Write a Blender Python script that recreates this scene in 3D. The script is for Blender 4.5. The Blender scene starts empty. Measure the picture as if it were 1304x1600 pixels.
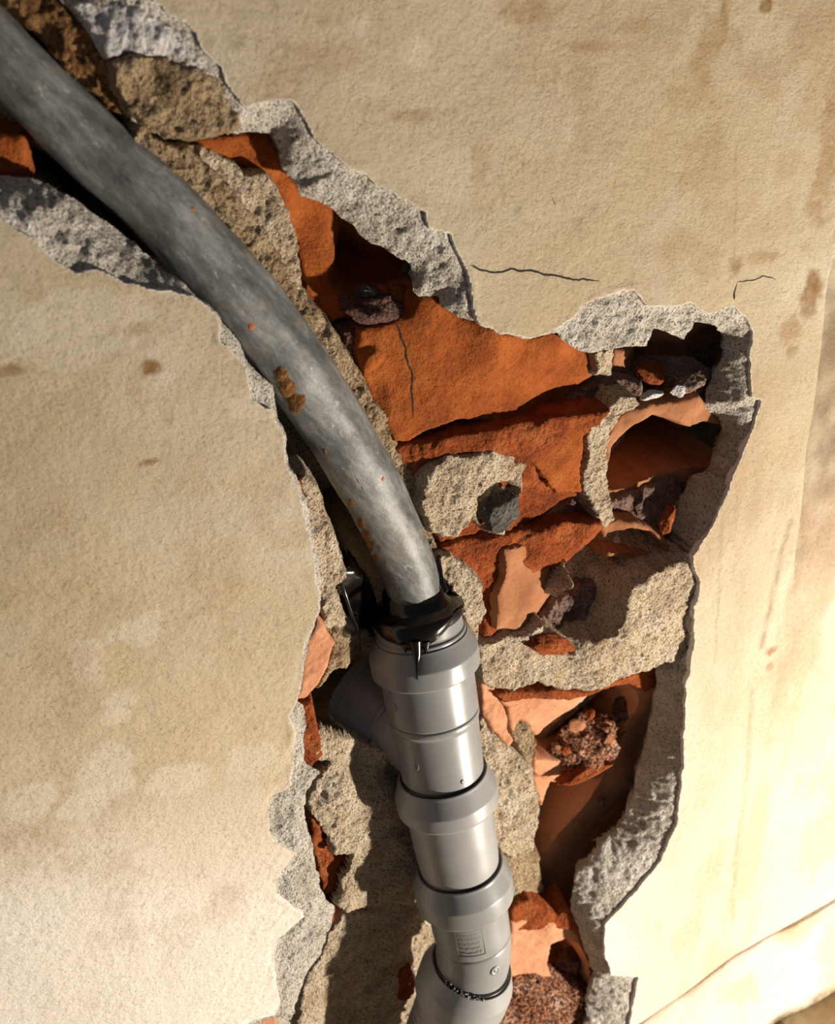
import bpy, math, random
import numpy as np
from mathutils import Vector, Matrix, noise as mnoise

# ------------------------------------------------------------------ camera, light, exposure
SC = bpy.context.scene
W, H, F = 1304.0, 1600.0, 1537.0
YAW, PITCH, DIST = math.radians(25), math.radians(25), 0.70
fwd = np.array([math.sin(YAW) * math.cos(PITCH), math.cos(YAW) * math.cos(PITCH), -math.sin(PITCH)])
rgt = np.array([math.cos(YAW), -math.sin(YAW), 0.0])
upv = np.cross(rgt, fwd)
CAM = -fwd * DIST
cd = bpy.data.cameras.new('camera')
cam = bpy.data.objects.new('camera', cd)
SC.collection.objects.link(cam)
M = Matrix((rgt, upv, -fwd)).transposed().to_4x4()
M.translation = Vector(CAM)
cam.matrix_world = M
cd.sensor_fit = 'VERTICAL'
cd.sensor_height = 36.0
cd.lens = F / H * 36.0
cd.clip_start = 0.01
cd.dof.use_dof = True
cd.dof.focus_distance = 0.74
cd.dof.aperture_fstop = 7.5
SC.camera = cam

wd = bpy.data.worlds.new('room')
SC.world = wd
wd.use_nodes = True
wd.node_tree.nodes['Background'].inputs[0].default_value = (0.80, 0.82, 0.95, 1)
wd.node_tree.nodes['Background'].inputs[1].default_value = 0.10

ld = bpy.data.lights.new('work_lamp', 'POINT')       # a lamp standing on the right in front of the wall
ld.energy = 172
ld.color = (1.0, 0.91, 0.80)
ld.shadow_soft_size = 0.028
lo = bpy.data.objects.new('work_lamp', ld)
lo.location = (0.96, -1.00, -0.70)
SC.collection.objects.link(lo)

SC.view_settings.view_transform = 'Standard'
SC.view_settings.look = 'None'
SC.view_settings.gamma = 1.0
SC.view_settings.use_curve_mapping = False
SC.view_settings.exposure = 0.0

# ------------------------------------------------------------------ helpers
def P(px, py, d=0.0):
    """point of the photograph's pixel on the plane y = d (metres behind the plaster face)"""
    ray = fwd + rgt * ((px - W / 2) / F) - upv * ((py - H / 2) / F)
    return CAM + ray * ((d - CAM[1]) / ray[1])

def wxz(px, py, d):
    q = P(px, py, d)
    return q[0], q[2]

_tabs = {}
def vnoise(x, z, seed):
    if seed not in _tabs:
        _tabs[seed] = np.random.RandomState(seed).rand(256, 256)
    t = _tabs[seed]
    xi = np.floor(x).astype(int); zi = np.floor(z).astype(int)
    fx = x - xi; fz = z - zi
    fx = fx * fx * (3 - 2 * fx); fz = fz * fz * (3 - 2 * fz)
    a = t[xi & 255, zi & 255]; b = t[(xi + 1) & 255, zi & 255]
    c = t[xi & 255, (zi + 1) & 255]; d = t[(xi + 1) & 255, (zi + 1) & 255]
    return (a * (1 - fx) + b * fx) * (1 - fz) + (c * (1 - fx) + d * fx) * fz

def fbm(x, z, size, octv=4, seed=1, gain=0.5):
    """-1..1 noise, first octave features of the given size in metres"""
    s = 0; a = 1; n = 0; f = 1.0 / size
    for k in range(octv):
        s = s + a * (vnoise(x * f + 13.7 * k, z * f + 7.1 * k, seed + k) * 2 - 1)
        n += a; a *= gain; f *= 2.03
    return s / n

def ridge(x, z, size, octv=3, seed=1):
    s = 0; a = 1; n = 0; f = 1.0 / size
    for k in range(octv):
        s = s + a * (1 - np.abs(vnoise(x * f + 3.7 * k, z * f + 9.1 * k, seed + k) * 2 - 1))
        n += a; a *= .5; f *= 2.1
    return s / n

def sdf(poly, X, Z):
    """signed distance to a polygon, positive inside"""
    poly = np.asarray(poly)
    d2 = np.full(X.shape, 1e9); ins = np.zeros(X.shape, bool)
    n = len(poly)
    for i in range(n):
        ax, az = poly[i]; bx, bz = poly[(i + 1) % n]
        ex, ez = bx - ax, bz - az
        L = ex * ex + ez * ez + 1e-15
        t = np.clip(((X - ax) * ex + (Z - az) * ez) / L, 0, 1)
        dx = X - ax - t * ex; dz = Z - az - t * ez
        d2 = np.minimum(d2, dx * dx + dz * dz)
        c = ((az > Z) != (bz > Z)) & (X < ex * (Z - az) / (ez if abs(ez) > 1e-12 else 1e-12) + ax)
        ins ^= c
    d = np.sqrt(d2)
    return np.where(ins, d, -d)

def dline(pts, X, Z):
    pts = np.asarray(pts); d2 = np.full(X.shape, 1e9)
    for i in range(len(pts) - 1):
        ax, az = pts[i]; bx, bz = pts[i + 1]
        ex, ez = bx - ax, bz - az
        t = np.clip(((X - ax) * ex + (Z - az) * ez) / (ex * ex + ez * ez + 1e-15), 0, 1)
        d2 = np.minimum(d2, (X - ax - t * ex) ** 2 + (Z - az - t * ez) ** 2)
    return np.sqrt(d2)

def sstep(a, b, x):
    t = np.clip((x - a) / (b - a), 0, 1)
    return t * t * (3 - 2 * t)

def idw(ctrl, X, Z, p=2.5):
    if not isinstance(ctrl, (list, tuple)):
        return np.full(np.shape(X), float(ctrl))
    num = 0; den = 0
    for (cx, cz, d) in ctrl:
        w = 1.0 / ((X - cx) ** 2 + (Z - cz) ** 2 + 4e-5) ** (p / 2)
        num = num + w * d; den = den + w
    return num / den

def ctrl_mm(ctrl):
    """[(px,py,mm)] -> pixel control list and wall control list"""
    if not isinstance(ctrl, (list, tuple)):
        return ctrl / 1000.0, ctrl / 1000.0
    pc = [(a, b, c / 1000.0) for a, b, c in ctrl]
    wc = []
    for a, b, c in pc:
        x, z = wxz(a, b, c); wc.append((x, z, c))
    return pc, wc

def to_wall(poly_px, pc):
    out = []
    for a, b in poly_px:
        d = pc if not isinstance(pc, list) else float(idw([(x, y, v) for x, y, v in pc], np.array(float(a)), np.array(float(b))))
        out.append(wxz(a, b, d))
    return out

COL = SC.collection
def link(o, parent=None):
    COL.objects.link(o)
    if parent is not None:
        o.parent = parent
    return o

def mesh_obj(name, V, Fc, mat, parent=None, smooth=True, col=None, sharp=0):
    V = np.asarray(V, dtype=np.float32); Fc = np.asarray(Fc, dtype=np.int32)
    me = bpy.data.meshes.new(name)
    n, k = Fc.shape
    me.vertices.add(len(V)); me.vertices.foreach_set('co', V.ravel())
    me.loops.add(n * k); me.loops.foreach_set('vertex_index', Fc.ravel())
    me.polygons.add(n); me.polygons.foreach_set('loop_start', np.arange(0, n * k, k, dtype=np.int32))
    me.polygons.foreach_set('use_smooth', np.full(n, smooth))
    if col is not None:
        at = me.attributes.new('StainLight', 'FLOAT_COLOR', 'POINT')
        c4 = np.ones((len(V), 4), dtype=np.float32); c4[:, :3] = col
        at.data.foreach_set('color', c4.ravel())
    me.update(calc_edges=True)
    if sharp: me.set_sharp_from_angle(angle=math.radians(sharp))
    me.materials.append(mat)
    o = bpy.data.objects.new(name, me)
    return link(o, parent)

def undercut(X, Z, s, res, lean, slope):
    """points past a broken edge (s > 0) fold back to the edge and lean under it"""
    gx, gz = np.gradient(s, res)
    g2 = gx * gx + gz * gz + .15
    k = np.clip(s, 0, None)
    sh = k / g2 + lean * slope * k / np.sqrt(g2)
    return X - gx * np.where(k > 0, sh, 0), Z - gz * np.where(k > 0, sh, 0)

def grid_mesh(name, X, Z, Y, keep, mat, parent=None, col=None):
    idx = -np.ones(X.shape, int)
    q = keep[:-1, :-1] & keep[1:, :-1] & keep[1:, 1:] & keep[:-1, 1:]
    used = np.zeros(X.shape, bool)
    used[:-1, :-1] |= q; used[1:, :-1] |= q; used[1:, 1:] |= q; used[:-1, 1:] |= q
    idx[used] = np.arange(used.sum())
    V = np.stack([X[used], Y[used], Z[used]], 1)
    f = np.stack([idx[:-1, :-1][q], idx[1:, :-1][q], idx[1:, 1:][q], idx[:-1, 1:][q]], 1)
    c = None if col is None else col[used]
    return mesh_obj(name, V, f, mat, parent, True, c, 40)

def make_grid(x0, x1, z0, z1, res):
    xs = np.arange(x0, x1 + res, res); zs = np.arange(z0, z1 + res, res)
    return np.meshgrid(xs, zs, indexing='ij')

_seed = [100]
def patch(name, poly_px, ctrl, mat, parent, rough=2.0, size=.012, ragged=1.5, bevel=(2.0, 3.0), skirt=30, slope=5.0,
          res=.0013, extra=None, octv=6, rsize=.012, ridged=0.0, gain=.68, terrace=0.0, grit=0.0):
    """broken lump or face: polygon traced on the wall, depth field with relief, sides falling away into the wall"""
    _seed[0] += 17; s = _seed[0]
    pc, wc = ctrl_mm(ctrl)
    poly = to_wall(poly_px, pc)
    xs = [p[0] for p in poly]; zs = [p[1] for p in poly]
    m = skirt / 1000.0 / slope + .004
    X, Z = make_grid(min(xs) - m, max(xs) + m, min(zs) - m, max(zs) + m, res)
    sd = sdf(poly, X, Z) + fbm(X, Z, rsize, 5, s, .65) * ragged * 1.5 / 1000.0
    Y = idw(wc, X, Z)
    Y = Y + fbm(X, Z, size, octv, s + 5, gain) * rough / 1000.0
    if grit:
        Y = Y + (fbm(X, Z, .0042, 2, s + 41, .7) + .6 * np.clip(fbm(X, Z, .007, 2, s + 43), -1, .1)) * grit / 1000.0
    if ridged:
        Y = Y - (ridge(X, Z * 1.6, size * 2.5, 3, s + 9) - .6) * ridged / 1000.0
    if terrace:
        nn = fbm(X * .8 + Z * .45, Z * 1.15 - X * .25, .06, 3, s + 31, .45) * 4.0
        fr = nn - np.floor(nn)
        Y = Y + (np.floor(nn) + sstep(.80, 1.0, fr)) * terrace / 1000.0
    bw = bevel[1] / 1000.0
    Y = Y + bevel[0] / 1000.0 * np.clip(1 - np.clip(sd, 0, None) / bw, 0, 1) ** 2
    Y = Y + np.clip(-sd, 0, None) * slope
    if extra is not None:
        Y = Y + extra(X, Z)
    keep = sd > -(skirt / 1000.0) / slope
    return grid_mesh(name, X, Z, Y, keep, mat, parent)

def pit(px, py, d, rx, rz, depth, rot=0.0, soft=.35, seed=3):
    """hollow: elliptical recess, mm"""
    cx, cz = wxz(px, py, d / 1000.0)
    def fn(X, Z):
        a = math.radians(rot)
        u = (X - cx) * math.cos(a) + (Z - cz) * math.sin(a); v = -(X - cx) * math.sin(a) + (Z - cz) * math.cos(a)
        r = np.sqrt((u / (rx / 1000)) ** 2 + (v / (rz / 1000)) ** 2) + fbm(X, Z, .012, 3, seed) * .12
        return depth / 1000 * (1 - sstep(1 - soft, 1.0, r))
    return fn

def hollow(poly_px, d, depth, soft=3.0, ragged=1.5, seed=5, tilt=None):
    """recess with a traced outline; soft = width of its wall in mm; tilt = (direction px point where it is shallow, share)"""
    poly = [wxz(a, b, d / 1000.0) for a, b in poly_px]
    def fn(X, Z):
        s = sdf(poly, X, Z) + fbm(X, Z, .009, 4, seed) * ragged / 1000
        k = sstep(0, soft / 1000, s) * depth / 1000
        if tilt is not None:
            (ax, az), (bx, bz) = wxz(*tilt[0], d / 1000), wxz(*tilt[1], d / 1000)
            t = np.clip(((X - ax) * (bx - ax) + (Z - az) * (bz - az)) / ((bx - ax) ** 2 + (bz - az) ** 2), 0, 1)
            k = k * (tilt[2] + (1 - tilt[2]) * t)
        return k
    return fn

def crack(pts_px, d, width, depth):
    pts = [wxz(a, b, d / 1000.0) for a, b in pts_px]
    def fn(X, Z):
        dl = dline(pts, X + fbm(X, Z, .01, 3, 77) * .0015, Z + fbm(X, Z, .01, 3, 78) * .0015)
        return depth / 1000 * np.clip(1 - dl / (width / 1000), 0, 1)
    return fn

def plus(*fs):
    return lambda X, Z: sum(f(X, Z) for f in fs)

# ------------------------------------------------------------------ materials
def new_mat(name):
    m = bpy.data.materials.new(name); m.use_nodes = True
    nt = m.node_tree
    return m, nt, nt.nodes['Principled BSDF']

def N(nt, t, **kw):
    n = nt.nodes.new(t)
    for k, v in kw.items():
        if k in n.inputs: n.inputs[k].default_value = v
        else: setattr(n, k, v)
    return n

def tex_noise(nt, scale, detail=6, rough=.6, vec=None, stretch=None, rot=None):
    tc = N(nt, 'ShaderNodeTexCoord')
    src = tc.outputs['Object']
    if stretch:
        if rot:
            mr = N(nt, 'ShaderNodeMapping'); mr.inputs['Rotation'].default_value = rot
            nt.links.new(src, mr.inputs[0]); src = mr.outputs[0]
        mp = N(nt, 'ShaderNodeMapping'); mp.inputs['Scale'].default_value = stretch
        nt.links.new(src, mp.inputs[0]); src = mp.outputs[0]
    n = N(nt, 'ShaderNodeTexNoise', Scale=scale, Detail=detail, Roughness=rough)
    nt.links.new(src, n.inputs['Vector'])
    return n.outputs['Fac']

def ramp(nt, fac, stops):
    r = N(nt, 'ShaderNodeValToRGB')
    el = r.color_ramp.elements
    el[0].position = stops[0][0]; el[0].color = (*stops[0][1], 1)
    el[1].position = stops[-1][0]; el[1].color = (*stops[-1][1], 1)
    for p, c in stops[1:-1]:
        e = el.new(p); e.color = (*c, 1)
    nt.links.new(fac, r.inputs[0])
    return r.outputs[0]

def mixc(nt, fac, a, b, mode='MIX'):
    m = N(nt, 'ShaderNodeMix', data_type='RGBA', blend_type=mode)
    for sock, v in ((m.inputs[0], fac), (m.inputs[6], a), (m.inputs[7], b)):
        if hasattr(v, 'is_linked'): nt.links.new(v, sock)
        elif isinstance(v, tuple): sock.default_value = (*v, 1)
        else: sock.default_value = v
    return m.outputs[2]

def bump(nt, bsdf, *layers):
    prev = None
    for h, strength, dist in layers:
        b = N(nt, 'ShaderNodeBump', Strength=strength, Distance=dist)
        nt.links.new(h, b.inputs['Height'])
        if prev is not None: nt.links.new(prev, b.inputs['Normal'])
        prev = b.outputs[0]
    nt.links.new(prev, bsdf.inputs['Normal'])

def rough_mat(name, stops, grain=450, gstops=None, bstr=.9, bdist=.0016, bmul=2.2, rough=.95, spots=None, big=45, coarse=160, cd=.003):
    m, nt, b = new_mat(name)
    c = ramp(nt, tex_noise(nt, big, 7, .65), stops)
    g = tex_noise(nt, grain, 3, .6)
    if gstops: c = mixc(nt, 1.0, c, ramp(nt, g, gstops), 'MULTIPLY')
    if spots:
        sc, lo_, hi_, colr = spots
        f = ramp(nt, tex_noise(nt, sc, 5, .6), [(lo_, (0, 0, 0)), (hi_, (1, 1, 1))])
        c = mixc(nt, f, c, colr)
    nt.links.new(c, b.inputs['Base Color'])
    b.inputs['Roughness'].default_value = rough
    b.inputs['Specular IOR Level'].default_value = .2
    bump(nt, b, (tex_noise(nt, coarse, 6, .7), .8, cd * 1.6), (g, min(1, bstr * 1.2), bdist * bmul))
    return m

MAT = {}
def plaster_mat():
    m, nt, b = new_mat('plaster')
    at = N(nt, 'ShaderNodeAttribute', attribute_name='StainLight')
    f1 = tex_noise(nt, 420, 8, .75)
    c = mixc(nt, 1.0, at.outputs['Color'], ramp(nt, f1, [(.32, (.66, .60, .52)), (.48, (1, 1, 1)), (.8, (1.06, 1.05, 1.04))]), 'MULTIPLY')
    f2 = ramp(nt, tex_noise(nt, 260, 3, .6), [(.70, (0, 0, 0)), (.78, (1, 1, 1))])
    c = mixc(nt, mixc(nt, 1.0, f2, (.30, .30, .30), 'MULTIPLY'), c, (.30, .20, .10))
    nt.links.new(c, b.inputs['Base Color'])
    b.inputs['Roughness'].default_value = .75
    b.inputs['Specular IOR Level'].default_value = .25
    bump(nt, b, (tex_noise(nt, 130, 7, .65), .6, .0026), (tex_noise(nt, 330, 7, .75, stretch=(1, 1, 1.7)), .6, .0011))
    return m
MAT['plaster'] = plaster_mat()
MAT['render'] = rough_mat('cement_render', [(.30, (.47, .42, .345)), (.52, (.63, .58, .50)), (.72, (.76, .72, .65))], 520,
                          [(.34, (.40, .36, .32)), (.46, (1.06, 1.05, 1.03)), (.66, (1.3, 1.3, 1.3))], 1.0, .0020)
MAT['mortar'] = rough_mat('lime_mortar', [(.30, (.46, .34, .22)), (.52, (.65, .535, .385)), (.72, (.76, .67, .53))], 520,
                          [(.34, (.38, .31, .24)), (.46, (1.06, 1.04, 1.0)), (.66, (1.28, 1.27, 1.25))], 1.0, .0022)
MAT['tan_mortar'] = rough_mat('stained_mortar', [(.30, (.25, .16, .08)), (.5, (.46, .335, .195)), (.75, (.60, .47, .31))], 420,
                              [(.32, (.5, .45, .40)), (.5, (1, 1, 1)), (.75, (1.15, 1.1, 1.05))], 1.0, .0024)
MAT['red_mortar'] = rough_mat('brick_dust_mortar', [(.30, (.20, .10, .065)), (.5, (.33, .21, .16)), (.72, (.44, .35, .28))], 480,
                              [(.32, (.45, .42, .40)), (.5, (1, 1, 1)), (.75, (1.2, 1.15, 1.1))], 1.0, .0024)
MAT['brick'] = rough_mat('red_brick', [(.28, (.20, .044, .009)), (.52, (.31, .080, .015)), (.78, (.41, .135, .032))], 500,
                         [(.25, (.62, .56, .52)), (.5, (1, 1, 1)), (.8, (1.05, 1.08, 1.1))], .7, .0012, .85,
                         spots=(150, .70, .80, (.55, .30, .16)), coarse=70, cd=.002)
MAT['rough_brick'] = rough_mat('broken_brick', [(.28, (.13, .026, .008)), (.50, (.29, .066, .014)), (.78, (.42, .14, .045))], 420,
                               [(.3, (.5, .45, .42)), (.5, (1, 1, 1)), (.8, (1.1, 1.1, 1.1))], .9, .0022, .9, coarse=120)
MAT['pale_brick'] = rough_mat('smooth_pale_brick', [(.28, (.46, .20, .10)), (.52, (.54, .255, .135)), (.78, (.60, .32, .19))], 500,
                              [(.25, (.8, .78, .76)), (.5, (1, 1, 1)), (.8, (1.05, 1.05, 1.05))], .25, .0008, .8,
                              spots=(190, .72, .80, (.62, .45, .32)), coarse=60, cd=.0012)
MAT['brown_brick'] = rough_mat('smooth_brown_brick', [(.28, (.26, .105, .05)), (.52, (.34, .145, .065)), (.78, (.43, .20, .10))], 500,
                               [(.25, (.8, .78, .76)), (.5, (1, 1, 1)), (.8, (1.05, 1.05, 1.05))], .3, .0008, .8, coarse=60, cd=.0012)
MAT['dark_rubble'] = rough_mat('dark_rubble', [(.28, (.07, .035, .03)), (.52, (.17, .085, .065)), (.75, (.30, .20, .17))], 380,
                               [(.3, (.4, .38, .38)), (.5, (1, 1, 1)), (.75, (1.5, 1.5, 1.5))], 1.0, .003)
MAT['speckled_rubble'] = rough_mat('speckled_rubble', [(.28, (.14, .045, .018)), (.52, (.27, .13, .075)), (.75, (.44, .33, .26))], 330,
                                   [(.38, (.30, .24, .22)), (.50, (.9, .88, .85)), (.60, (2.6, 2.5, 2.4))], 1.0, .0035)
MAT['dark_stone'] = rough_mat('dark_stone', [(.28, (.055, .05, .045)), (.52, (.13, .115, .10)), (.75, (.26, .24, .22))], 420,
                              [(.3, (.5, .5, .5)), (.5, (1, 1, 1)), (.75, (1.3, 1.3, 1.3))], .9, .002)
MAT['white_mortar'] = rough_mat('white_lime', [(.3, (.60, .57, .54)), (.7, (.86, .83, .79))], 480, None, .8, .0018)
MAT['lagging'] = rough_mat('brown_lagging', [(.25, (.085, .042, .014)), (.5, (.26, .135, .050)), (.75, (.42, .26, .12))], 300,
                           [(.32, (.4, .35, .3)), (.5, (1, 1, 1)), (.75, (1.2, 1.15, 1.1))], .9, .0025, big=70)
MAT['floor'] = rough_mat('floor_screed', [(.3, (.46, .33, .17)), (.7, (.58, .44, .26))], 300, None, .3, .001)

def lead_mat():
    m, nt, b = new_mat('old_lead')
    c = ramp(nt, tex_noise(nt, 62, 10, .74, stretch=(.35, 1, 1), rot=(0, math.radians(-50), 0)), [(.34, (.055, .058, .053)), (.48, (.125, .13, .123)), (.60, (.245, .25, .24)), (.72, (.42, .42, .39))])
    f = ramp(nt, tex_noise(nt, 48, 8, .72), [(.56, (0, 0, 0)), (.68, (1, 1, 1))])
    c = mixc(nt, mixc(nt, 1.0, f, (.38, .38, .38), 'MULTIPLY'), c, (.27, .19, .11))
    f = ramp(nt, tex_noise(nt, 170, 6, .75, stretch=(.35, 1, 1), rot=(0, math.radians(-58), 0)), [(.61, (0, 0, 0)), (.68, (1, 1, 1))])
    c = mixc(nt, mixc(nt, 1.0, f, (.6, .6, .6), 'MULTIPLY'), c, (.60, .59, .55))
    nt.links.new(c, b.inputs['Base Color'])
    b.inputs['Roughness'].default_value = .5
    b.inputs['Metallic'].default_value = .0
    bump(nt, b, (tex_noise(nt, 60, 6, .65), .35, .0018), (tex_noise(nt, 420, 4, .7), .3, .0006))
    return m
MAT['lead'] = lead_mat()
def plastic_mat(name, colr, rough):
    m, nt, b = new_mat(name)
    f = tex_noise(nt, 40, 5, .6)
    c = ramp(nt, f, [(.3, tuple(x * .93 for x in colr)), (.7, tuple(min(1, x * 1.06) for x in colr))])
    f2 = ramp(nt, tex_noise(nt, 330, 3, .6), [(.74, (0, 0, 0)), (.80, (1, 1, 1))])
    c = mixc(nt, mixc(nt, 1.0, f2, (.4, .4, .4), 'MULTIPLY'), c, (.55, .52, .46))
    nt.links.new(c, b.inputs['Base Color'])
    r = ramp(nt, tex_noise(nt, 30, 5, .6), [(.3, (rough - .06,) * 3), (.7, (rough + .10,) * 3)])
    nt.links.new(r, b.inputs['Roughness'])
    bump(nt, b, (tex_noise(nt, 260, 3, .6), .06, .0004))
    return m
MAT['plastic'] = plastic_mat('grey_plastic', (.255, .258, .250), .30)
MAT['light_plastic'] = plastic_mat('pale_grey_plastic', (.30, .295, .288), .34)
def plain(name, colr, rough, coat=0.0):
    m, nt, b = new_mat(name)
    f = tex_noise(nt, 120, 4, .6)
    nt.links.new(ramp(nt, f, [(.3, tuple(x * .8 for x in colr)), (.7, colr)]), b.inputs['Base Color'])
    b.inputs['Roughness'].default_value = rough
    b.inputs['Coat Weight'].default_value = coat
    bump(nt, b, (tex_noise(nt, 90, 3, .5), .12, .001))
    return m
MAT['rubber'] = plain('black_rubber', (.012, .011, .010), .35)
MAT['tar'] = plain('wet_black_sealant', (.008, .005, .0035), .20, .0)
MAT['rust'] = rough_mat('rust', [(.3, (.16, .07, .02)), (.6, (.34, .16, .05)), (.8, (.45, .24, .09))], 350, None, .9, .002)
MAT['orange_dust'] = plain('orange_paint_fleck', (.50, .14, .03), .8)
MAT['ink'] = plain('faded_dark_print', (.075, .075, .075), .5)

# ------------------------------------------------------------------ traced outlines (pixels of the photograph)
A_PX = [(-150, -260), (120, -160), (200, -60), (238, 0), (276, 23), (312, 50), (318, 77), (345, 107), (358, 134), (383, 169), (418, 157), (456, 151),
        (472, 172), (480, 190), (493, 217), (545, 260), (587, 289), (630, 312), (667, 331), (672, 357), (701, 367), (718, 399),
        (727, 420), (739, 445), (737, 470), (745, 500), (782, 521), (828, 529), (859, 519), (871, 515), (897, 495), (914, 477),
        (949, 461), (989, 454), (1009, 477), (1041, 480), (1078, 472), (1110, 489), (1144, 476), (1170, 500), (1177, 523),
        (1173, 558), (1174, 621), (1186, 627), (1181, 661), (1161, 708), (1147, 745), (1135, 775), (1105, 840), (1085, 870),
        (1087, 888), (1094, 908), (1092, 938), (1086, 950), (1085, 995), (1080, 1037), (1072, 1070), (1070, 1100), (1066, 1204),
        (1057, 1287), (1033, 1343), (996, 1389), (945, 1445), (945, 1491), (955, 1523), (996, 1528), (985, 1588), (975, 1660),
        (955, 1790), (340, 1790), (385, 1660), (391, 1600), (429, 1587), (437, 1568), (433, 1549), (426, 1503), (433, 1469), (475, 1434),
        (472, 1424), (433, 1400), (431, 1376), (464, 1334), (426, 1315), (418, 1269), (426, 1245), (456, 1226), (460, 1141),
        (452, 1118), (462, 1091), (468, 1061), (474, 1011), (495, 953), (500, 927), (493, 907), (485, 838), (474, 797),
        (466, 759), (445, 728), (440, 673), (424, 638), (419, 638), (393, 621), (386, 593), (373, 555), (345, 535), (345, 504),
        (324, 479), (300, 462), (273, 455), (242, 452), (197, 443), (148, 422), (121, 428), (115, 426), (57, 380), (0, 341),
        (-70, 290), (-260, 120)]
B_CT = [(430, 220, 22), (560, 360, 26), (650, 450, 24), (740, 500, 8), (830, 529, 4), (900, 545, 7), (960, 545, 9), (1020, 518, 6), (1064, 529, 14), (1100, 506, 4), (1130, 545, 22),
        (1110, 600, 30), (1098, 633, 26), (1128, 682, 29), (1123, 704, 22), (1110, 732, 29), (1075, 747, 43), (1052, 790, 44), (1042, 832, 44), (1042, 862, 30), (1062, 960, 14), (1024, 1045, 31), (1020, 1116, 35), (1001, 1185, 37), (968, 1290, 36), (941, 1315, 34), (895, 1400, 32), (920, 1520, 26), (0, 280, 30), (200, 380, 28), (300, 460, 10),
        (420, 600, 12), (465, 750, 8), (495, 930, 6), (470, 1050, 5), (475, 1210, 8), (480, 1300, 9), (520, 1416, 18),
        (460, 1590, 20), (253, 211, 20), (190, 130, 24), (110, 10, 22)]
B_PX = [(-150, -200), (60, -60), (95, 0), (122, 30), (160, 80), (185, 140), (205, 190), (253, 211), (300, 211), (403, 207), (422, 211),
        (431, 234), (440, 264), (469, 306), (511, 319), (545, 348), (566, 369), (608, 395), (638, 411), (644, 428), (642, 454),
        (655, 462), (682, 462), (687, 479), (718, 496), (748, 501), (782, 522), (828, 530), (868, 520), (880, 532), (897, 544),
        (928, 551), (960, 544), (1006, 538), (1023, 515), (1040, 520), (1064, 529), (1087, 506), (1121, 509), (1133, 529), (1127, 558),
        (1110, 592), (1098, 633), (1121, 653), (1128, 679), (1124, 702), (1110, 730), (1075, 745), (1052, 790), (1042, 830),
        (1040, 862), (1066, 890), (1068, 925), (1062, 970), (1060, 1000), (1038, 1030), (1024, 1046), (1020, 1116), (1001, 1185),
        (983, 1259), (968, 1290), (941, 1315), (899, 1370), (892, 1403), (890, 1417), (908, 1468), (922, 1505), (927, 1528),
        (918, 1556), (913, 1600), (905, 1790), (400, 1790), (440, 1660), (455, 1596), (477, 1525), (519, 1446), (522, 1416), (507, 1405),
        (492, 1345), (489, 1322), (477, 1270), (479, 1233), (500, 1205), (478, 1195), (474, 1101), (464, 1092), (474, 1049), (480, 1000), (498, 960),
        (503, 927), (500, 886), (490, 840), (480, 790), (470, 755), (452, 728), (444, 680), (430, 640), (424, 600), (385, 560),
        (355, 512), (347, 500), (326, 476), (300, 460), (265, 425), (220, 390), (180, 355), (130, 318), (80, 290), (45, 278), (0, 275),
        (-70, 240), (-260, 60)]

# ------------------------------------------------------------------ the wall: plaster skin
A_W = [wxz(a, b, 0) for a, b in A_PX]
xs_ = np.concatenate([np.arange(-1.0, -.42, .01), np.arange(-.42, .66, .0015), np.arange(.66, 1.02, .01)])
zs_ = np.concatenate([np.arange(-.93, .42, .0015), np.arange(.42, .80, .01)])
X, Z = np.meshgrid(xs_, zs_, indexing='ij')
sA = sdf(A_W, X, Z) + fbm(X, Z, .012, 4, 11, .55) * .0026
lowf = fbm(X, Z, .13, 3, 21) * .0020 + fbm(X, Z, .03, 3, 24) * .0005
Yp = lowf.copy()
lip = np.clip(1 - np.abs(sA + .002) / .004, 0, 1) * fbm(X, Z, .02, 2, 31) * .0012
Yp += lip
Yp += np.clip((sA - .0012) / .0008, 0, 1) * .0060
edge = [wxz(1304, 400, 0), wxz(1293, 450, 0), wxz(1283, 545, 0), wxz(1270, 640, 0), wxz(1260, 700, 0), wxz(1255, 760, 0), wxz(1245, 840, 0), wxz(1236, 915, 0)]
ez = np.array([e[1] for e in edge][::-1]); ex = np.array([e[0] for e in edge][::-1])
xe = np.interp(Z, ez, ex, left=ex[0], right=ex[-1] + .004) + fbm(X, Z, .03, 3, 61) * .0012
vfade = sstep(edge[-1][1] - .02, edge[-1][1] + .05, Z)
right_of = sstep(-.0008, .0016, X - xe)
Yp += right_of * .0022 * vfade
ck1 = crack([(735, 415), (760, 424), (785, 426), (800, 418), (830, 423), (870, 431), (900, 437), (938, 440)], 0, 1.5, 1.6)(X, Z)
ck2 = crack([(1147, 462), (1148, 450), (1150, 440)], 0, 2.2, 2.0)(X, Z) + crack([(1150, 440), (1175, 437), (1195, 432), (1215, 440)], 0, 1.3, .6)(X, Z)
Yp += 0 * ck1

def blob(px, py, rx, ry, soft=.3, seed=40, wob=.22):
    """soft irregular mark on the wall, radii in pixels at its place"""
    cx, cz = wxz(px, py, 0)
    x2, _ = wxz(px + rx, py, 0); _, z2 = wxz(px, py + ry, 0)
    ax, az = abs(x2 - cx), abs(z2 - cz)
    r = np.sqrt(((X - cx) / ax) ** 2 + ((Z - cz) / az) ** 2) + fbm(X, Z, min(ax, az) * .9, 4, seed) * wob * 2
    return 1 - sstep(1 - soft, 1 + soft, r)

clean = np.array([.80, .715, .57]); warm = np.array([.60, .475, .29]); mid = np.array([.66, .56, .405]); brown = np.array([.30, .155, .045])
white = np.array([.88, .83, .74]); dirt = np.array([.28, .20, .12])
def lay(c, colr, k):
    k = np.clip(k, 0, 1)[..., None]
    return c * (1 - k) + colr * k
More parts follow.
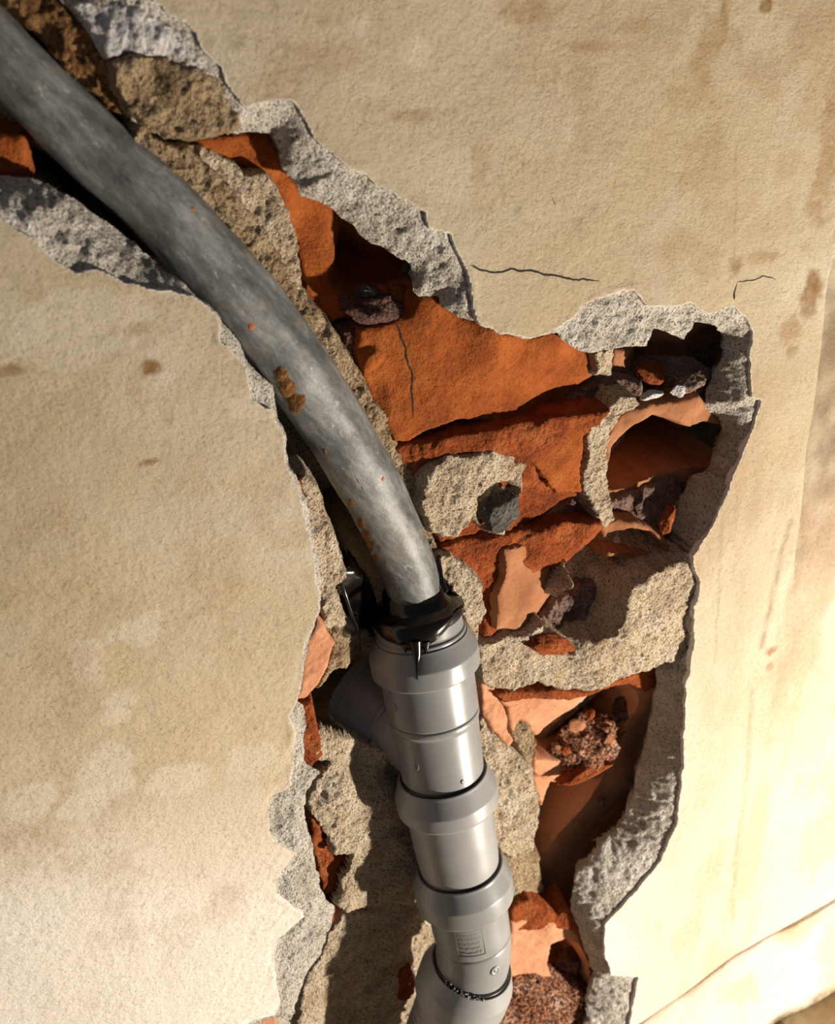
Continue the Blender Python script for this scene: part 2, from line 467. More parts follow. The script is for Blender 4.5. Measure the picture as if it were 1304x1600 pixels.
# light gradient painted into the plaster colour: paler below, darker above, with stains
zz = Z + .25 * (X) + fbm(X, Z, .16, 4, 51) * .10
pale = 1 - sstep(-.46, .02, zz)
c = np.ones(X.shape + (3,)) * mid
c = lay(c, warm, .55 * sstep(-.15, .45, fbm(X, Z, .12, 5, 52)) + .25 * sstep(0, .5, fbm(X, Z, .03, 4, 53)))
c = lay(c, clean, .75 * sstep(-.05, .5, fbm(X, Z, .14, 5, 54)))
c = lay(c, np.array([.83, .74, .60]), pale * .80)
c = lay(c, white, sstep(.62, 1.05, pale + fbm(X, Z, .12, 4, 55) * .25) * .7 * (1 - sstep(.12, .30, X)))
c *= (1 - .33 * sstep(.12, .34, X) * pale)[..., None]  # colour toned down low on the right, offsetting the lamp's glare
# fine brown speckle clusters
spk = sstep(.30, .55, fbm(X, Z, .012, 4, 56)) * sstep(-.1, .35, fbm(X, Z, .09, 3, 57))
c = lay(c, warm * .62, spk * .35 * (1 - .6 * pale))
# left: rain-drop patches with darker rims
tan_zone = blob(220, 1090, 260, 150, .5, 41) + .8 * blob(60, 1210, 190, 90, .5, 42) + .7 * blob(330, 990, 190, 70, .5, 43) + .55 * blob(120, 740, 330, 160, .6, 44)
c = lay(c, warm * 1.02, np.clip(tan_zone, 0, 1) * .62 * (.75 + .4 * fbm(X, Z, .03, 3, 59)))
for (a, b, rx, ry, k, sd_) in [(215, 985, 50, 26, .8, 70), (318, 980, 26, 24, .8, 71), (135, 1030, 24, 42, .7, 72), (185, 1095, 34, 22, .7, 73),
                              (165, 1215, 52, 42, .95, 74), (45, 1255, 42, 30, .95, 75), (130, 1255, 44, 24, .95, 76), (275, 1215, 55, 25, .85, 77),
                              (130, 510, 120, 60, .8, 78), (30, 510, 60, 60, .7, 79), (250, 592, 34, 14, .7, 80), (400, 630, 40, 25, .8, 81), (180, 1120, 30, 14, .7, 82),
                              (560, 40, 14, 20, .7, 83), (650, 85, 22, 26, .65, 84), (590, 140, 28, 14, .55, 85), (700, 270, 60, 44, .35, 86), (850, 200, 60, 60, .4, 87),
                              (90, 600, 40, 12, .5, 88), (390, 1190, 40, 24, .6, 89)]:
    bl = blob(a, b, rx, ry, .16, sd_, .30)
    rim = np.clip(blob(a, b, rx * 1.15, ry * 1.15, .25, sd_) - bl, 0, 1)
    c = lay(c, warm * .85, rim * .22 * k)
    c = lay(c, clean * .98, bl * k * .75)
# brown stains with a place of their own
for (a, b, rx, ry, k, sd_) in [(237, 574, 17, 10, .75, 90), (215, 514, 34, 12, .35, 91), (15, 580, 22, 9, .6, 92), (232, 722, 16, 5, .6, 93), (215, 600, 20, 30, .25, 94),
                              (1268, 458, 13, 30, .75, 95), (1150, 415, 10, 16, .55, 96), (1185, 402, 30, 9, .4, 97), (1232, 520, 14, 22, .45, 98), (1238, 548, 8, 10, .5, 99),
                              (1198, 8, 10, 14, .75, 101), (1105, 75, 22, 45, .35, 102), (1130, 30, 8, 45, .35, 103), (1000, 40, 26, 12, .3, 104), (930, 72, 40, 12, .30, 105),
                              (1085, 150, 40, 30, .25, 106), (1206, 1017, 9, 7, .95, 107), (1203, 1042, 6, 5, .8, 108), (1060, 385, 30, 20, .28, 109), (1100, 410, 22, 22, .28, 110),
                              (645, 180, 34, 10, .35, 111), (510, 90, 60, 24, .25, 112), (830, 20, 40, 24, .4, 113), (1290, 250, 16, 110, .45, 114), (1285, 150, 30, 60, .25, 117),
                              (750, 260, 14, 50, .25, 115), (1085, 620, 20, 30, .1, 116), (1180, 350, 60, 40, .16, 118), (440, 130, 40, 26, .25, 119)]:
    g = blob(a, b, rx, ry, .45, sd_, .35)
    c = lay(c, brown * (1.25 if k < .5 else 1), g * min(1, k * 1.35) * (.8 + .4 * fbm(X, Z, .006, 3, sd_)))
# vertical dirty runs on the right
def streak(pts, wmm, k, seed, colr=dirt):
    global c
    pts = [wxz(a, b, 0) for a, b in pts]
    dl = dline(pts, X + fbm(X, Z, .02, 3, seed) * .002, Z)
    kk = np.clip(1 - dl / (wmm / 1000.), 0, 1) ** 1.2 * np.clip(.55 + 1.0 * fbm(X * 2, Z * .8, .008, 4, seed + 1) + .3, 0, 1)
    c = lay(c, colr, kk * k)
streak([(1129, 800), (1128, 850), (1126, 890)], 3.5, .55, 130)
streak([(1126, 890), (1120, 970), (1116, 1035)], 2.0, .45, 131)
streak([(1234, 815), (1222, 860), (1212, 905), (1200, 960), (1190, 1010)], 6.5, .70, 132)
streak([(1256, 800), (1258, 850), (1248, 890), (1240, 920)], 9, .60, 133)
streak([(1150, 230), (1150, 330), (1147, 400)], 2.2, .35, 134, brown)
streak([(1128, 0), (1132, 40)], 4, .4, 135, brown)
streak([(1168, 1180), (1165, 1270), (1145, 1345), (1140, 1420)], 8, .30, 136, warm * .7)
streak([(1110, 1080), (1120, 1130)], 16, .35, 137, warm * .8)
streak([(1270, 1000), (1250, 1060)], 22, .4, 138, warm)
streak([(1215, 640), (1235, 560)], 12, .3, 139, warm)
streak([(1300, 870), (1270, 1010)], 14, .35, 139, warm)
hair = ridge(X, Z, .03, 3, 141)
hz = blob(240, 740, 80, 36, .3, 142) + blob(150, 770, 50, 26, .3, 143)
c = lay(c, brown * 1.3, sstep(.90, .97, hair) * hz * .6)
c = lay(c, dirt * .9, right_of * vfade * np.clip(.55 + .6 * fbm(X, Z, .02, 4, 62), 0, .85))
# freshly broken edge of the skim coat is white
# rust-brown foxing over the upper right, warm tan clouds low on the right
fox = sstep(.02, .42, fbm(X, Z, .045, 5, 171, .62)) * sstep(-.10, .25, Z) * sstep(-.02, .25, X + fbm(X, Z, .15, 3, 172) * .12)
c = lay(c, np.array([.46, .31, .17]), fox * .42)
low = sstep(.0, .40, fbm(X * 1.6, Z * .55, .09, 5, 173, .6)) * sstep(.12, .26, X) * (1 - sstep(-.05, .15, Z))
c = lay(c, np.array([.52, .37, .235]), low * .62)
streak([(1160, 900), (1150, 1000), (1140, 1100), (1130, 1200)], 18, .35, 174, warm * .8)
streak([(1250, 980), (1215, 1080), (1200, 1160)], 20, .45, 175, warm * .75)
streak([(1175, 1080), (1168, 1200), (1150, 1340), (1146, 1440)], 7, .55, 176, np.array([.40, .27, .14]))
streak([(1100, 1060), (1110, 1150), (1098, 1260)], 16, .45, 177, np.array([.55, .40, .25]))
lft = sstep(.05, .45, fbm(X, Z, .05, 5, 178, .62)) * (1 - sstep(-.05, .02, X)) * sstep(-.42, -.25, Z) * (1 - sstep(-.02, .12, Z))
c = lay(c, np.array([.50, .36, .21]), lft * .40)
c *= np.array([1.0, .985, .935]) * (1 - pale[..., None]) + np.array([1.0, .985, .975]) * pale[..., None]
c *= (1 - .26 * sstep(-.42, .10, zz))[..., None]  # same painted light gradient: upper wall darkened in the colour
c = lay(c, np.array([.80, .77, .72]), sstep(-.0004, .0004, sA) * .9)
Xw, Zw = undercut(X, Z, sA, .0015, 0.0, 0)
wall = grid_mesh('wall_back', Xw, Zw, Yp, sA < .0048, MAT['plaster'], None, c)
wall['kind'] = 'structure'

# ------------------------------------------------------------------ cement render showing round the hole
pcB, wcB = ctrl_mm(B_CT)
B_W = to_wall(B_PX, pcB)
X2, Z2 = make_grid(-.40, .36, -.80, .40, .0014)
a2 = sdf(A_W, X2, Z2) + fbm(X2, Z2, .012, 4, 11, .55) * .0026
b2 = sdf(B_W, X2, Z2) + fbm(X2, Z2, .012, 4, 15, .55) * .0026
dB = idw(wcB, X2, Z2)
t = np.clip(a2, 0, None) / (np.clip(a2, 0, None) + np.clip(-b2, 0, None) + 1e-5)
prof = .35 * t + .65 * t ** 2.0
Y2 = .0032 + (dB - .003) * prof
amp = np.clip(a2 / .006, .15, 1)
Y2 += amp * (fbm(X2, Z2, .018, 6, 33, .66) * .0046 + (ridge(X2, Z2, .03, 3, 35) - .6) * -.005 - np.clip(fbm(X2, Z2, .006, 3, 37) - .25, 0, 1) * .003)
Y2 += amp * (fbm(X2, Z2, .0042, 2, 141, .7) + .6 * np.clip(fbm(X2, Z2, .007, 2, 143), -1, .1)) * .0014
Y2 += np.clip(b2 - .0012, 0, None) * 6.0
Y2 = np.maximum(Y2, np.where(a2 < .001, .0026, -1))
Xr, Zr = undercut(X2, Z2, b2, .0014, 0.0, 0)
lean_ = np.clip(b2 - .0012, 0, None) * 6.0 * .95
ugx, ugz = np.gradient(b2, .0014); ugl = np.sqrt(ugx ** 2 + ugz ** 2 + .15)
Xr = Xr - ugx / ugl * lean_; Zr = Zr - ugz / ugl * lean_
render = grid_mesh('render_coat', Xr, Zr, Y2, (a2 > -.005) & (b2 < .005), MAT['render'], wall)

def fissure(pts_px, d, wmm, mat, seed=1, name='crack', off=.25, sfun=None, parent=None):
    """hairline crack: a thin sunken-looking dark seam lying in the surface, tapering to its ends"""
    pts = np.array([P(a, b, d / 1000.) for a, b in pts_px])
    L_ = np.concatenate([[0], np.cumsum(np.linalg.norm(np.diff(pts, axis=0), axis=1))])
    n = max(8, int(L_[-1] / .0008)); t_ = np.linspace(0, L_[-1], n)
    x = np.interp(t_, L_, pts[:, 0]); z = np.interp(t_, L_, pts[:, 2])
    dx = np.gradient(x); dz = np.gradient(z); l_ = np.hypot(dx, dz); nx, nz = -dz / l_, dx / l_
    j = fbm(t_, t_ * 0 + seed, .006, 4, 500 + seed) * .0011
    x = x + nx * j; z = z + nz * j
    w = wmm / 2000. * (.55 + .6 * np.abs(fbm(t_, t_ * 0 + 2 + seed, .008, 3, 520 + seed))) * np.clip(np.minimum(t_ / .004 + .3, (L_[-1] - t_) / .012 + .08), 0, 1)
    y = (sfun or surf_y)(x, z, d) - off / 1000.
    V = np.concatenate([np.stack([x - nx * w, y, z - nz * w], 1), np.stack([x, y + off / 1500., z], 1), np.stack([x + nx * w, y, z + nz * w], 1)])
    k = np.arange(n - 1)
    Fc = np.concatenate([np.stack([k, k + 1, n + k + 1, n + k], 1), np.stack([n + k, n + k + 1, 2 * n + k + 1, 2 * n + k], 1)])
    return mesh_obj(name, V, Fc, mat, parent or wall)
def surf_y(x, z, d):
    """depth of the plaster skin at x, z"""
    i_ = np.clip(np.searchsorted(xs_, x), 0, X.shape[0] - 1); j_ = np.clip(np.searchsorted(zs_, z), 0, X.shape[1] - 1)
    return Yp[i_, j_]
MAT['crack'] = plain('dark_crack', (.018, .012, .007), .95)
fissure([(735, 414), (750, 421), (766, 425), (785, 426), (800, 419), (812, 424), (830, 423), (850, 428), (870, 431), (890, 436), (905, 439), (912, 436), (938, 440)], 0, 1.7, MAT['crack'], 1)
fissure([(1146, 468), (1147, 456), (1151, 442)], 0, 2.4, MAT['crack'], 2)
fissure([(1151, 442), (1165, 438), (1180, 437), (1192, 431), (1205, 434), (1214, 440)], 0, 0.9, MAT['crack'], 3)
fissure([(868, 320), (862, 306)], 0, .8, MAT['crack'], 4)

# ------------------------------------------------------------------ mortar bed behind everything
bed_ctrl = [(100, 150, 62), (0, 230, 120), (150, 320, 110), (250, 300, 70), (400, 500, 60), (350, 250, 40), (480, 650, 90), (520, 780, 115), (560, 920, 125), (580, 420, 130), (620, 460, 130),
            (600, 650, 45), (700, 680, 55), (850, 660, 55), (760, 845, 55), (950, 600, 120), (1070, 560, 165), (1000, 700, 165), (1080, 690, 165), (1000, 840, 150),
            (900, 800, 50), (850, 920, 60), (900, 1060, 50), (700, 1000, 70), (560, 1080, 170), (520, 1100, 175), (640, 1180, 70), (760, 1120, 60),
            (900, 1150, 140), (900, 1300, 150), (820, 1400, 90), (880, 1500, 140), (600, 1300, 60), (700, 1400, 75), (560, 1550, 60), (700, 1600, 90), (860, 1600, 60), (500, 1350, 45)]
bed_px = [(-150, -200), (60, -80), (140, 0), (230, 160), (430, 195), (520, 300), (650, 400), (690, 450), (900, 520), (1000, 500), (1140, 490), (1150, 620), (1140, 700),
          (1080, 850), (1080, 950), (1040, 1060), (1030, 1190), (980, 1320), (910, 1420), (940, 1540), (920, 1640), (900, 1790), (400, 1790), (440, 1600),
          (500, 1430), (470, 1330), (465, 1210), (455, 1090), (480, 960), (480, 840), (430, 700), (380, 570), (330, 490), (150, 340), (0, 260), (-200, 150)]
bed_px = [(720 + (a - 720) * 1.35, 800 + (b - 800) * 1.10) for a, b in bed_px]
patch('mortar_bed', bed_px, bed_ctrl, MAT['mortar'], wall, rough=7, size=.028, ragged=2, bevel=(0, 1), skirt=60, slope=3, res=.0018, grit=1.5,
      extra=plus(hollow([(494, 1072), (512, 1055), (535, 1035), (570, 1012), (640, 1000), (700, 1060), (720, 1300), (600, 1300), (548, 1250), (510, 1200), (490, 1110)], 40, 260, soft=2.5, ragged=.5, seed=71),
                 hollow([(-80, 176), (0, 182), (60, 225), (130, 275), (230, 380), (272, 428), (180, 356), (80, 292), (40, 280), (-80, 276)], 60, 90, soft=6, seed=73),
                 hollow([(540, 800), (560, 790), (600, 860), (620, 930), (600, 985), (560, 975), (545, 930)], 60, 80, soft=12, seed=72)))

# ------------------------------------------------------------------ bricks
def brick(poly, ctrl, mat='brick', label=None, **kw):
    o = patch('brick', poly, ctrl, MAT[mat], wall, **kw)
    if label: o['label'] = label
    return o
# course of the upper hollow
brick([(300, 214), (420, 208), (434, 236), (444, 266), (474, 304), (516, 318), (550, 346), (572, 368), (614, 394), (652, 412), (660, 470), (600, 500),
       (540, 500), (515, 505), (482, 470), (462, 380), (440, 310), (415, 268), (340, 255)],
      [(310, 225, 30), (415, 215, 34), (400, 255, 38), (440, 290, 44), (480, 350, 66), (545, 365, 80), (500, 460, 62), (480, 420, 60), (540, 490, 50), (640, 480, 55)], 'brick',
      rough=1.2, extra=hollow([(505, 440), (545, 350), (600, 370), (700, 400), (690, 470), (600, 486), (540, 482)], 60, 30, soft=22, seed=8))
# large face below it
big_ct = [(560, 530, 36), (600, 515, 33), (690, 480, 20), (782, 522, 10), (868, 525, 12), (920, 560, 28), (905, 625, 56), (860, 640, 48), (780, 655, 32), (640, 680, 34), (700, 580, 28), (590, 620, 36)]
brick([(556, 545), (562, 516), (600, 508), (640, 495), (655, 462), (686, 462), (694, 480), (722, 495), (750, 499), (784, 518), (828, 526), (866, 516), (900, 540), (932, 552),
       (932, 590), (920, 640), (850, 644), (780, 661), (720, 655), (690, 664), (640, 688), (618, 690), (592, 640), (570, 590)], big_ct, 'brick',
      rough=1.1, size=.03, bevel=(1.5, 3), ragged=1.2, grit=.45,
      extra=plus(pit(585, 622, 34, 14, 22, 5, 20, .8, 18), pit(578, 560, 34, 12, 9, -5, 30, .7, 19)))
from mathutils.bvhtree import BVHTree
def face_crack(o, pts_px, d, wmm, mat, seed, parent):
    me = o.data
    bvh = BVHTree.FromPolygons([v.co for v in me.vertices], [tuple(p.vertices) for p in me.polygons])
    def sy(x, z, _):
        out = []
        for a, b in zip(x, z):
            h = bvh.ray_cast(Vector((a, -.2, b)), Vector((0, 1, 0)))
            out.append(h[0].y if h[0] is not None else d / 1000.)
        return np.array(out)
    return fissure(pts_px, d, wmm, mat, seed, 'crack', .3, sy, parent)
big_face = [o for o in wall.children if o.name.startswith('brick')][-1]
face_crack(big_face, [(622, 506), (629, 530), (634, 545), (639, 572), (646, 588), (645, 612), (648, 640), (647, 655)], 30, 1.3, MAT['crack'], 8, big_face)
# second course
brick([(612, 702), (640, 693), (700, 678), (790, 666), (880, 652), (952, 641), (948, 652), (920, 668), (917, 720), (914, 776), (880, 786), (830, 816), (790, 834), (690, 846),
       (662, 800), (640, 745)],
      [(620, 705, 36), (700, 690, 28), (790, 675, 22), (870, 655, 19), (940, 646, 18), (905, 700, 32), (900, 770, 36), (820, 810, 34), (740, 800, 38), (660, 760, 40)], 'rough_brick',
      rough=2.4, size=.03, ridged=3, bevel=(2, 3), terrace=1.5, grit=.8)
brick([(790, 672), (860, 668), (912, 666), (912, 700), (908, 768), (870, 770), (842, 735), (820, 712), (800, 700)],
      [(800, 690, 22), (905, 680, 22), (905, 760, 27), (830, 720, 25)], 'brick', rough=1, size=.03, bevel=(.8, 3), skirt=8)
# third course
brick([(684, 852), (735, 838), (780, 840), (850, 826), (942, 814), (946, 826), (910, 844), (908, 900), (886, 940), (850, 990), (800, 992), (752, 992), (752, 920), (735, 908), (700, 876)],
      [(690, 856, 36), (780, 845, 28), (860, 828, 22), (930, 818, 20), (885, 842, 30), (900, 870, 72), (880, 930, 72), (840, 970, 64), (790, 930, 44), (800, 860, 38), (760, 980, 38), (740, 890, 38)], 'rough_brick',
      rough=2.4, size=.03, ridged=3, bevel=(2, 3), terrace=1.5, grit=.8)
brick([(786, 858), (850, 848), (906, 842), (906, 902), (884, 940), (846, 984), (800, 984), (774, 984), (776, 930), (790, 900)],
      [(790, 870, 25), (780, 970, 27), (850, 860, 34), (903, 850, 60), (903, 890, 64), (880, 935, 62), (845, 980, 52), (800, 984, 32), (820, 930, 34)], 'brown_brick', 'worn smooth brick face', rough=.8, size=.03, bevel=(.8, 3), skirt=14, ragged=.4)
# hollow brick of the first course, right
brick([(955, 545), (1010, 530), (1070, 520), (1140, 505), (1145, 560), (1120, 600), (1095, 630), (1000, 640), (950, 600)],
      [(960, 560, 56), (1000, 560, 95), (1100, 540, 130), (1110, 600, 110), (960, 600, 60), (1020, 610, 80)], 'brown_brick', rough=2, size=.02)
# hollow brick of the second course, right
brick([(945, 690), (960, 660), (985, 640), (1060, 626), (1095, 618), (1108, 640), (1140, 660), (1140, 720), (1100, 760), (1040, 780), (1000, 800), (950, 800), (942, 740)],
      [(950, 700, 36), (960, 660, 34), (1000, 640, 26), (1090, 625, 24), (1110, 645, 28), (1130, 700, 40), (950, 780, 50), (1040, 775, 54), (1000, 798, 56)], 'brown_brick', rough=1.2,
      extra=hollow([(955, 700), (985, 662), (1012, 645), (1045, 652), (1070, 662), (1092, 655), (1160, 665), (1160, 720), (1090, 738), (1040, 752), (985, 775), (948, 780)], 34, 105, soft=9, seed=28,
                   tilt=((950, 720), (1050, 700), .22)))
# arched hollow, third course
brick([(938, 822), (965, 812), (1000, 818), (1040, 838), (1052, 862), (1010, 880), (950, 870)], [(945, 830, 32), (1000, 820, 26), (1045, 850, 26), (980, 865, 34)], 'brown_brick', rough=1.2,
      extra=hollow([(944, 846), (952, 834), (985, 822), (1015, 830), (1036, 852), (1040, 866), (950, 866)], 30, 95, soft=4, seed=38))
# fourth course: hollow brick with an orange edge
brick([(776, 1088), (830, 1082), (873, 1080), (921, 1084), (975, 1062), (1026, 1044), (1026, 1112), (1010, 1170), (1000, 1215), (960, 1225), (900, 1222), (850, 1222), (832, 1205), (838, 1150), (800, 1120)],
      [(790, 1095, 40), (873, 1085, 36), (1020, 1050, 50), (1010, 1160, 90), (850, 1140, 50), (850, 1210, 60), (960, 1215, 78)], 'pale_brick', rough=1.2,
      extra=hollow([(890, 1118), (920, 1092), (955, 1078), (990, 1078), (1008, 1090), (1010, 1120), (1000, 1170), (985, 1204), (900, 1210), (850, 1205), (845, 1160)], 40, 75, soft=12, seed=48))
brick([(776, 1086), (830, 1080), (873, 1078), (921, 1082), (975, 1060), (1027, 1042), (1027, 1075), (1010, 1082), (985, 1070), (955, 1074), (920, 1088), (890, 1096), (840, 1092), (790, 1098)],
      [(790, 1090, 34), (873, 1082, 31), (1020, 1050, 38)], 'rough_brick', 'broken orange top edge', rough=1.5, size=.012, bevel=(1.2, 2), skirt=14)
# fifth course
brick([(832, 1214), (900, 1216), (975, 1208), (990, 1230), (985, 1262), (946, 1314), (902, 1372), (894, 1406), (868, 1428), (846, 1418), (840, 1330), (846, 1262), (836, 1240)],
      [(840, 1220, 58), (900, 1222, 60), (970, 1215, 80), (985, 1250, 100), (940, 1310, 100), (895, 1380, 88), (865, 1420, 80), (845, 1320, 80), (850, 1260, 60)], 'pale_brick', rough=1.0,
      extra=hollow([(870, 1225), (950, 1222), (972, 1225), (945, 1270), (905, 1320), (870, 1370), (850, 1410), (840, 1390), (842, 1300)], 50, 80, soft=12, seed=58))
brick([(980, 1232), (988, 1252), (978, 1282), (943, 1318), (902, 1374), (895, 1406), (870, 1428), (850, 1418), (862, 1384), (890, 1342), (925, 1308), (955, 1270)],
      [(980, 1245, 92), (930, 1320, 92), (880, 1410, 74), (900, 1345, 98)], 'brown_brick', 'smooth brown inner wall of the broken hollow', rough=.8, bevel=(1, 3), skirt=40)
# sixth course
brick([(798, 1442), (840, 1436), (885, 1438), (905, 1462), (922, 1505), (928, 1545), (860, 1556), (800, 1540), (790, 1500)],
      [(805, 1450, 44), (880, 1445, 36), (920, 1510, 36), (800, 1530, 50), (870, 1540, 54)], 'pale_brick', rough=1.5,
      extra=hollow([(856, 1470), (880, 1458), (902, 1472), (918, 1510), (920, 1545), (870, 1550), (855, 1510)], 44, 75, soft=8, seed=68))
brick([(798, 1420), (830, 1410), (850, 1422), (872, 1432), (890, 1420), (905, 1440), (910, 1470), (895, 1456), (860, 1450), (800, 1456)],
      [(800, 1430, 46), (860, 1440, 38), (900, 1440, 30)], 'rough_brick', 'crumbling orange top edge', rough=2.5, size=.01, bevel=(1.5, 3))
# slivers on the left of the hole
brick([(497, 958), (508, 982), (522, 1008), (512, 1046), (496, 1076), (476, 1094), (462, 1094), (470, 1050), (480, 1005)], [(500, 965, 10), (515, 1010, 14), (470, 1085, 7)], 'pale_brick', rough=2.5, size=.012)
brick([(470, 1100), (488, 1098), (498, 1140), (505, 1180), (482, 1205), (470, 1200)], [(480, 1110, 13), (490, 1190, 15)], 'rough_brick', rough=4, size=.012, ridged=4)
brick([(482, 1262), (502, 1290), (520, 1336), (552, 1332), (540, 1364), (522, 1402), (506, 1400), (493, 1345), (486, 1310)], [(490, 1280, 16), (520, 1340, 26), (515, 1395, 22)], 'rough_brick', rough=3, size=.012, ridged=4)
brick([(512, 1425), (524, 1418), (524, 1440), (516, 1452)], 22, 'rough_brick', rough=2)
brick([(380, 1606), (394, 1600), (430, 1586), (434, 1600), (432, 1650), (370, 1650)], 3.5, 'pale_brick', 'orange corner under the plaster edge', rough=1, skirt=10)
brick([(470, 745), (476, 770), (480, 800), (474, 800), (464, 762)], 8, 'rough_brick', rough=2, skirt=8)
brick([(-80, 195), (0, 206), (38, 212), (44, 240), (46, 270), (20, 274), (-80, 278)], [(-60, 230, 44), (40, 240, 40)], 'brick', rough=1.2, bevel=(2.5, 4))
brick([(750, 1062), (772, 1068), (790, 1110), (806, 1150), (795, 1170), (772, 1145), (756, 1120)], [(756, 1070, 40), (800, 1160, 46)], 'pale_brick', rough=3, size=.02, ridged=6)
brick([(790, 1098), (838, 1092), (850, 1108), (826, 1116), (834, 1140), (812, 1126), (800, 1150), (792, 1120)], [(800, 1105, 40), (830, 1130, 42)], 'pale_brick', 'splintered pale orange flake', rough=2, size=.012)

# ------------------------------------------------------------------ mortar lumps
def mortar(poly, ctrl, mat='mortar', label=None, **kw):
    k = dict(rough=4, size=.016, ragged=2.6, bevel=(1.5, 2.2), grit=1.5); k.update(kw)
    o = patch('mortar_lump', poly, ctrl, MAT[mat], wall, **k)
    if label: o['label'] = label
    return o
# stone-like lump upper left and white flaking render above it
mortar([(176, 100), (205, 84), (262, 92), (318, 112), (350, 130), (374, 172), (380, 200), (330, 208), (270, 208), (230, 198), (200, 170), (188, 135)],
       [(200, 100, 5), (300, 120, 2), (370, 190, 5), (250, 200, 12), (200, 165, 14)], 'tan_mortar', 'tan lump in the render above the pipe', rough=5, size=.02)
mortar([(120, 10), (170, 0), (240, 20), (290, 55), (310, 90), (262, 88), (205, 80), (170, 90), (150, 60)], [(130, 20, 13), (290, 60, 1), (180, 80, 9), (230, 30, 1.5)], 'white_mortar', rough=5, size=.02)
# between pipe and upper brick
mortar([(285, 225), (335, 236), (385, 272), (416, 274), (448, 318), (462, 372), (470, 425), (486, 500), (466, 480), (430, 420), (380, 350), (320, 290)],
       [(300, 235, 30), (400, 280, 28), (450, 340, 27), (478, 480, 32), (380, 340, 30)], 'mortar', rough=4)
# patch stuck on the second course
mortar([(664, 752), (678, 728), (700, 712), (740, 714), (760, 703), (800, 711), (820, 726), (816, 770), (800, 802), (788, 836), (760, 834), (738, 812), (716, 838), (692, 842), (676, 832), (658, 792)],
       [(680, 740, 25), (760, 715, 21), (815, 730, 25), (790, 820, 30), (690, 830, 30), (730, 770, 20)], 'mortar', 'grey mortar smear over the brick face', rough=3.5,
       extra=hollow([(744, 775), (765, 756), (800, 752), (815, 765), (804, 800), (790, 836), (760, 834), (745, 810)], 24, 10, soft=3, seed=88))
# upright joint, second course
mortar([(920, 668), (945, 646), (968, 622), (992, 618), (1000, 632), (972, 650), (956, 676), (950, 712), (950, 770), (958, 812), (946, 826), (930, 806), (914, 768), (916, 710)],
       [(930, 670, 22), (985, 625, 20), (935, 740, 25), (945, 810, 26)], 'mortar', rough=3.5)
mortar([(928, 552), (958, 544), (962, 570), (958, 590), (930, 586)], [(940, 560, 20), (945, 585, 26)], 'mortar', rough=3)
# rubble ledge between the first and second course
mortar([(850, 646), (885, 622), (925, 600), (960, 590), (1000, 590), (1060, 580), (1110, 575), (1110, 605), (1094, 622), (1050, 630), (1000, 636), (960, 644), (900, 652)],
       [(860, 644, 46), (900, 632, 44), (940, 615, 40), (1000, 615, 36), (1090, 595, 34), (960, 600, 46), (1000, 592, 60)], 'red_mortar', rough=6, size=.018)
mortar([(640, 694), (655, 672), (690, 662), (740, 656), (775, 664), (740, 674), (690, 682)], [(660, 680, 37), (760, 664, 35)], 'dark_rubble', 'dark debris in the bed joint', rough=3)
mortar([(535, 520), (560, 512), (566, 560), (580, 610), (604, 650), (616, 690), (600, 690), (575, 640), (550, 590), (540, 560)], [(550, 530, 40), (600, 670, 42)], 'dark_rubble', rough=5, size=.012)
# ledge between second and third course, in the shade
mortar([(818, 832), (860, 800), (895, 780), (930, 770), (945, 800), (952, 818), (900, 826), (850, 834)], [(830, 828, 40), (890, 795, 42), (940, 800, 38), (900, 820, 40)], 'red_mortar', rough=3.5)
# rubble under the second-course hollow
mortar([(948, 782), (985, 772), (1040, 752), (1090, 735), (1112, 735), (1085, 760), (1062, 792), (1046, 832), (1000, 820), (960, 816)],
       [(955, 790, 44), (1000, 790, 46), (1080, 745, 52), (1050, 800, 40), (1000, 815, 40)], 'red_mortar', rough=6, size=.018)
# lump beside the seal
mortar([(676, 876), (706, 868), (730, 884), (752, 914), (758, 960), (746, 1004), (728, 970), (712, 930)], [(690, 880, 26), (745, 930, 24), (745, 990, 30)], 'mortar', rough=4)
# the big patch right of the third course: ridge lit, left flank falling away
mortar([(904, 850), (940, 858), (985, 866), (1042, 868), (1086, 874), (1096, 910), (1090, 950), (1084, 1000), (1064, 1030), (1024, 1045), (960, 1066), (921, 1082), (873, 1079), (841, 1064),
        (802, 1082), (770, 1074), (752, 1062), (748, 1008), (780, 1000), (830, 990), (862, 960), (900, 900)],
       [(906, 856, 14), (960, 858, 12), (1040, 865, 10), (1075, 892, 7), (1000, 930, 6), (1040, 960, 5), (1075, 990, 9), (985, 985, 7), (930, 1030, 12), (960, 1050, 15), (1020, 1030, 14),
        (905, 950, 14), (870, 990, 30), (880, 1060, 28), (800, 1060, 32), (760, 1030, 34), (850, 1040, 26)], 'mortar', 'large grey mortar slab right of the bricks', rough=4, size=.018,
       extra=hollow([(890, 835), (960, 835), (1050, 850), (1084, 872), (1060, 884), (1010, 902), (986, 918), (980, 962), (958, 1000), (905, 1012), (862, 1000), (850, 975), (900, 920)], 10, 44, soft=13, ragged=4, seed=92))
mortar([(836, 972), (872, 940), (905, 916), (935, 905), (962, 930), (965, 975), (940, 1010), (905, 1018), (870, 1010)],
       [(850, 975, 40), (900, 940, 46), (950, 940, 48), (930, 1000, 34)], 'red_mortar', rough=6, size=.014)
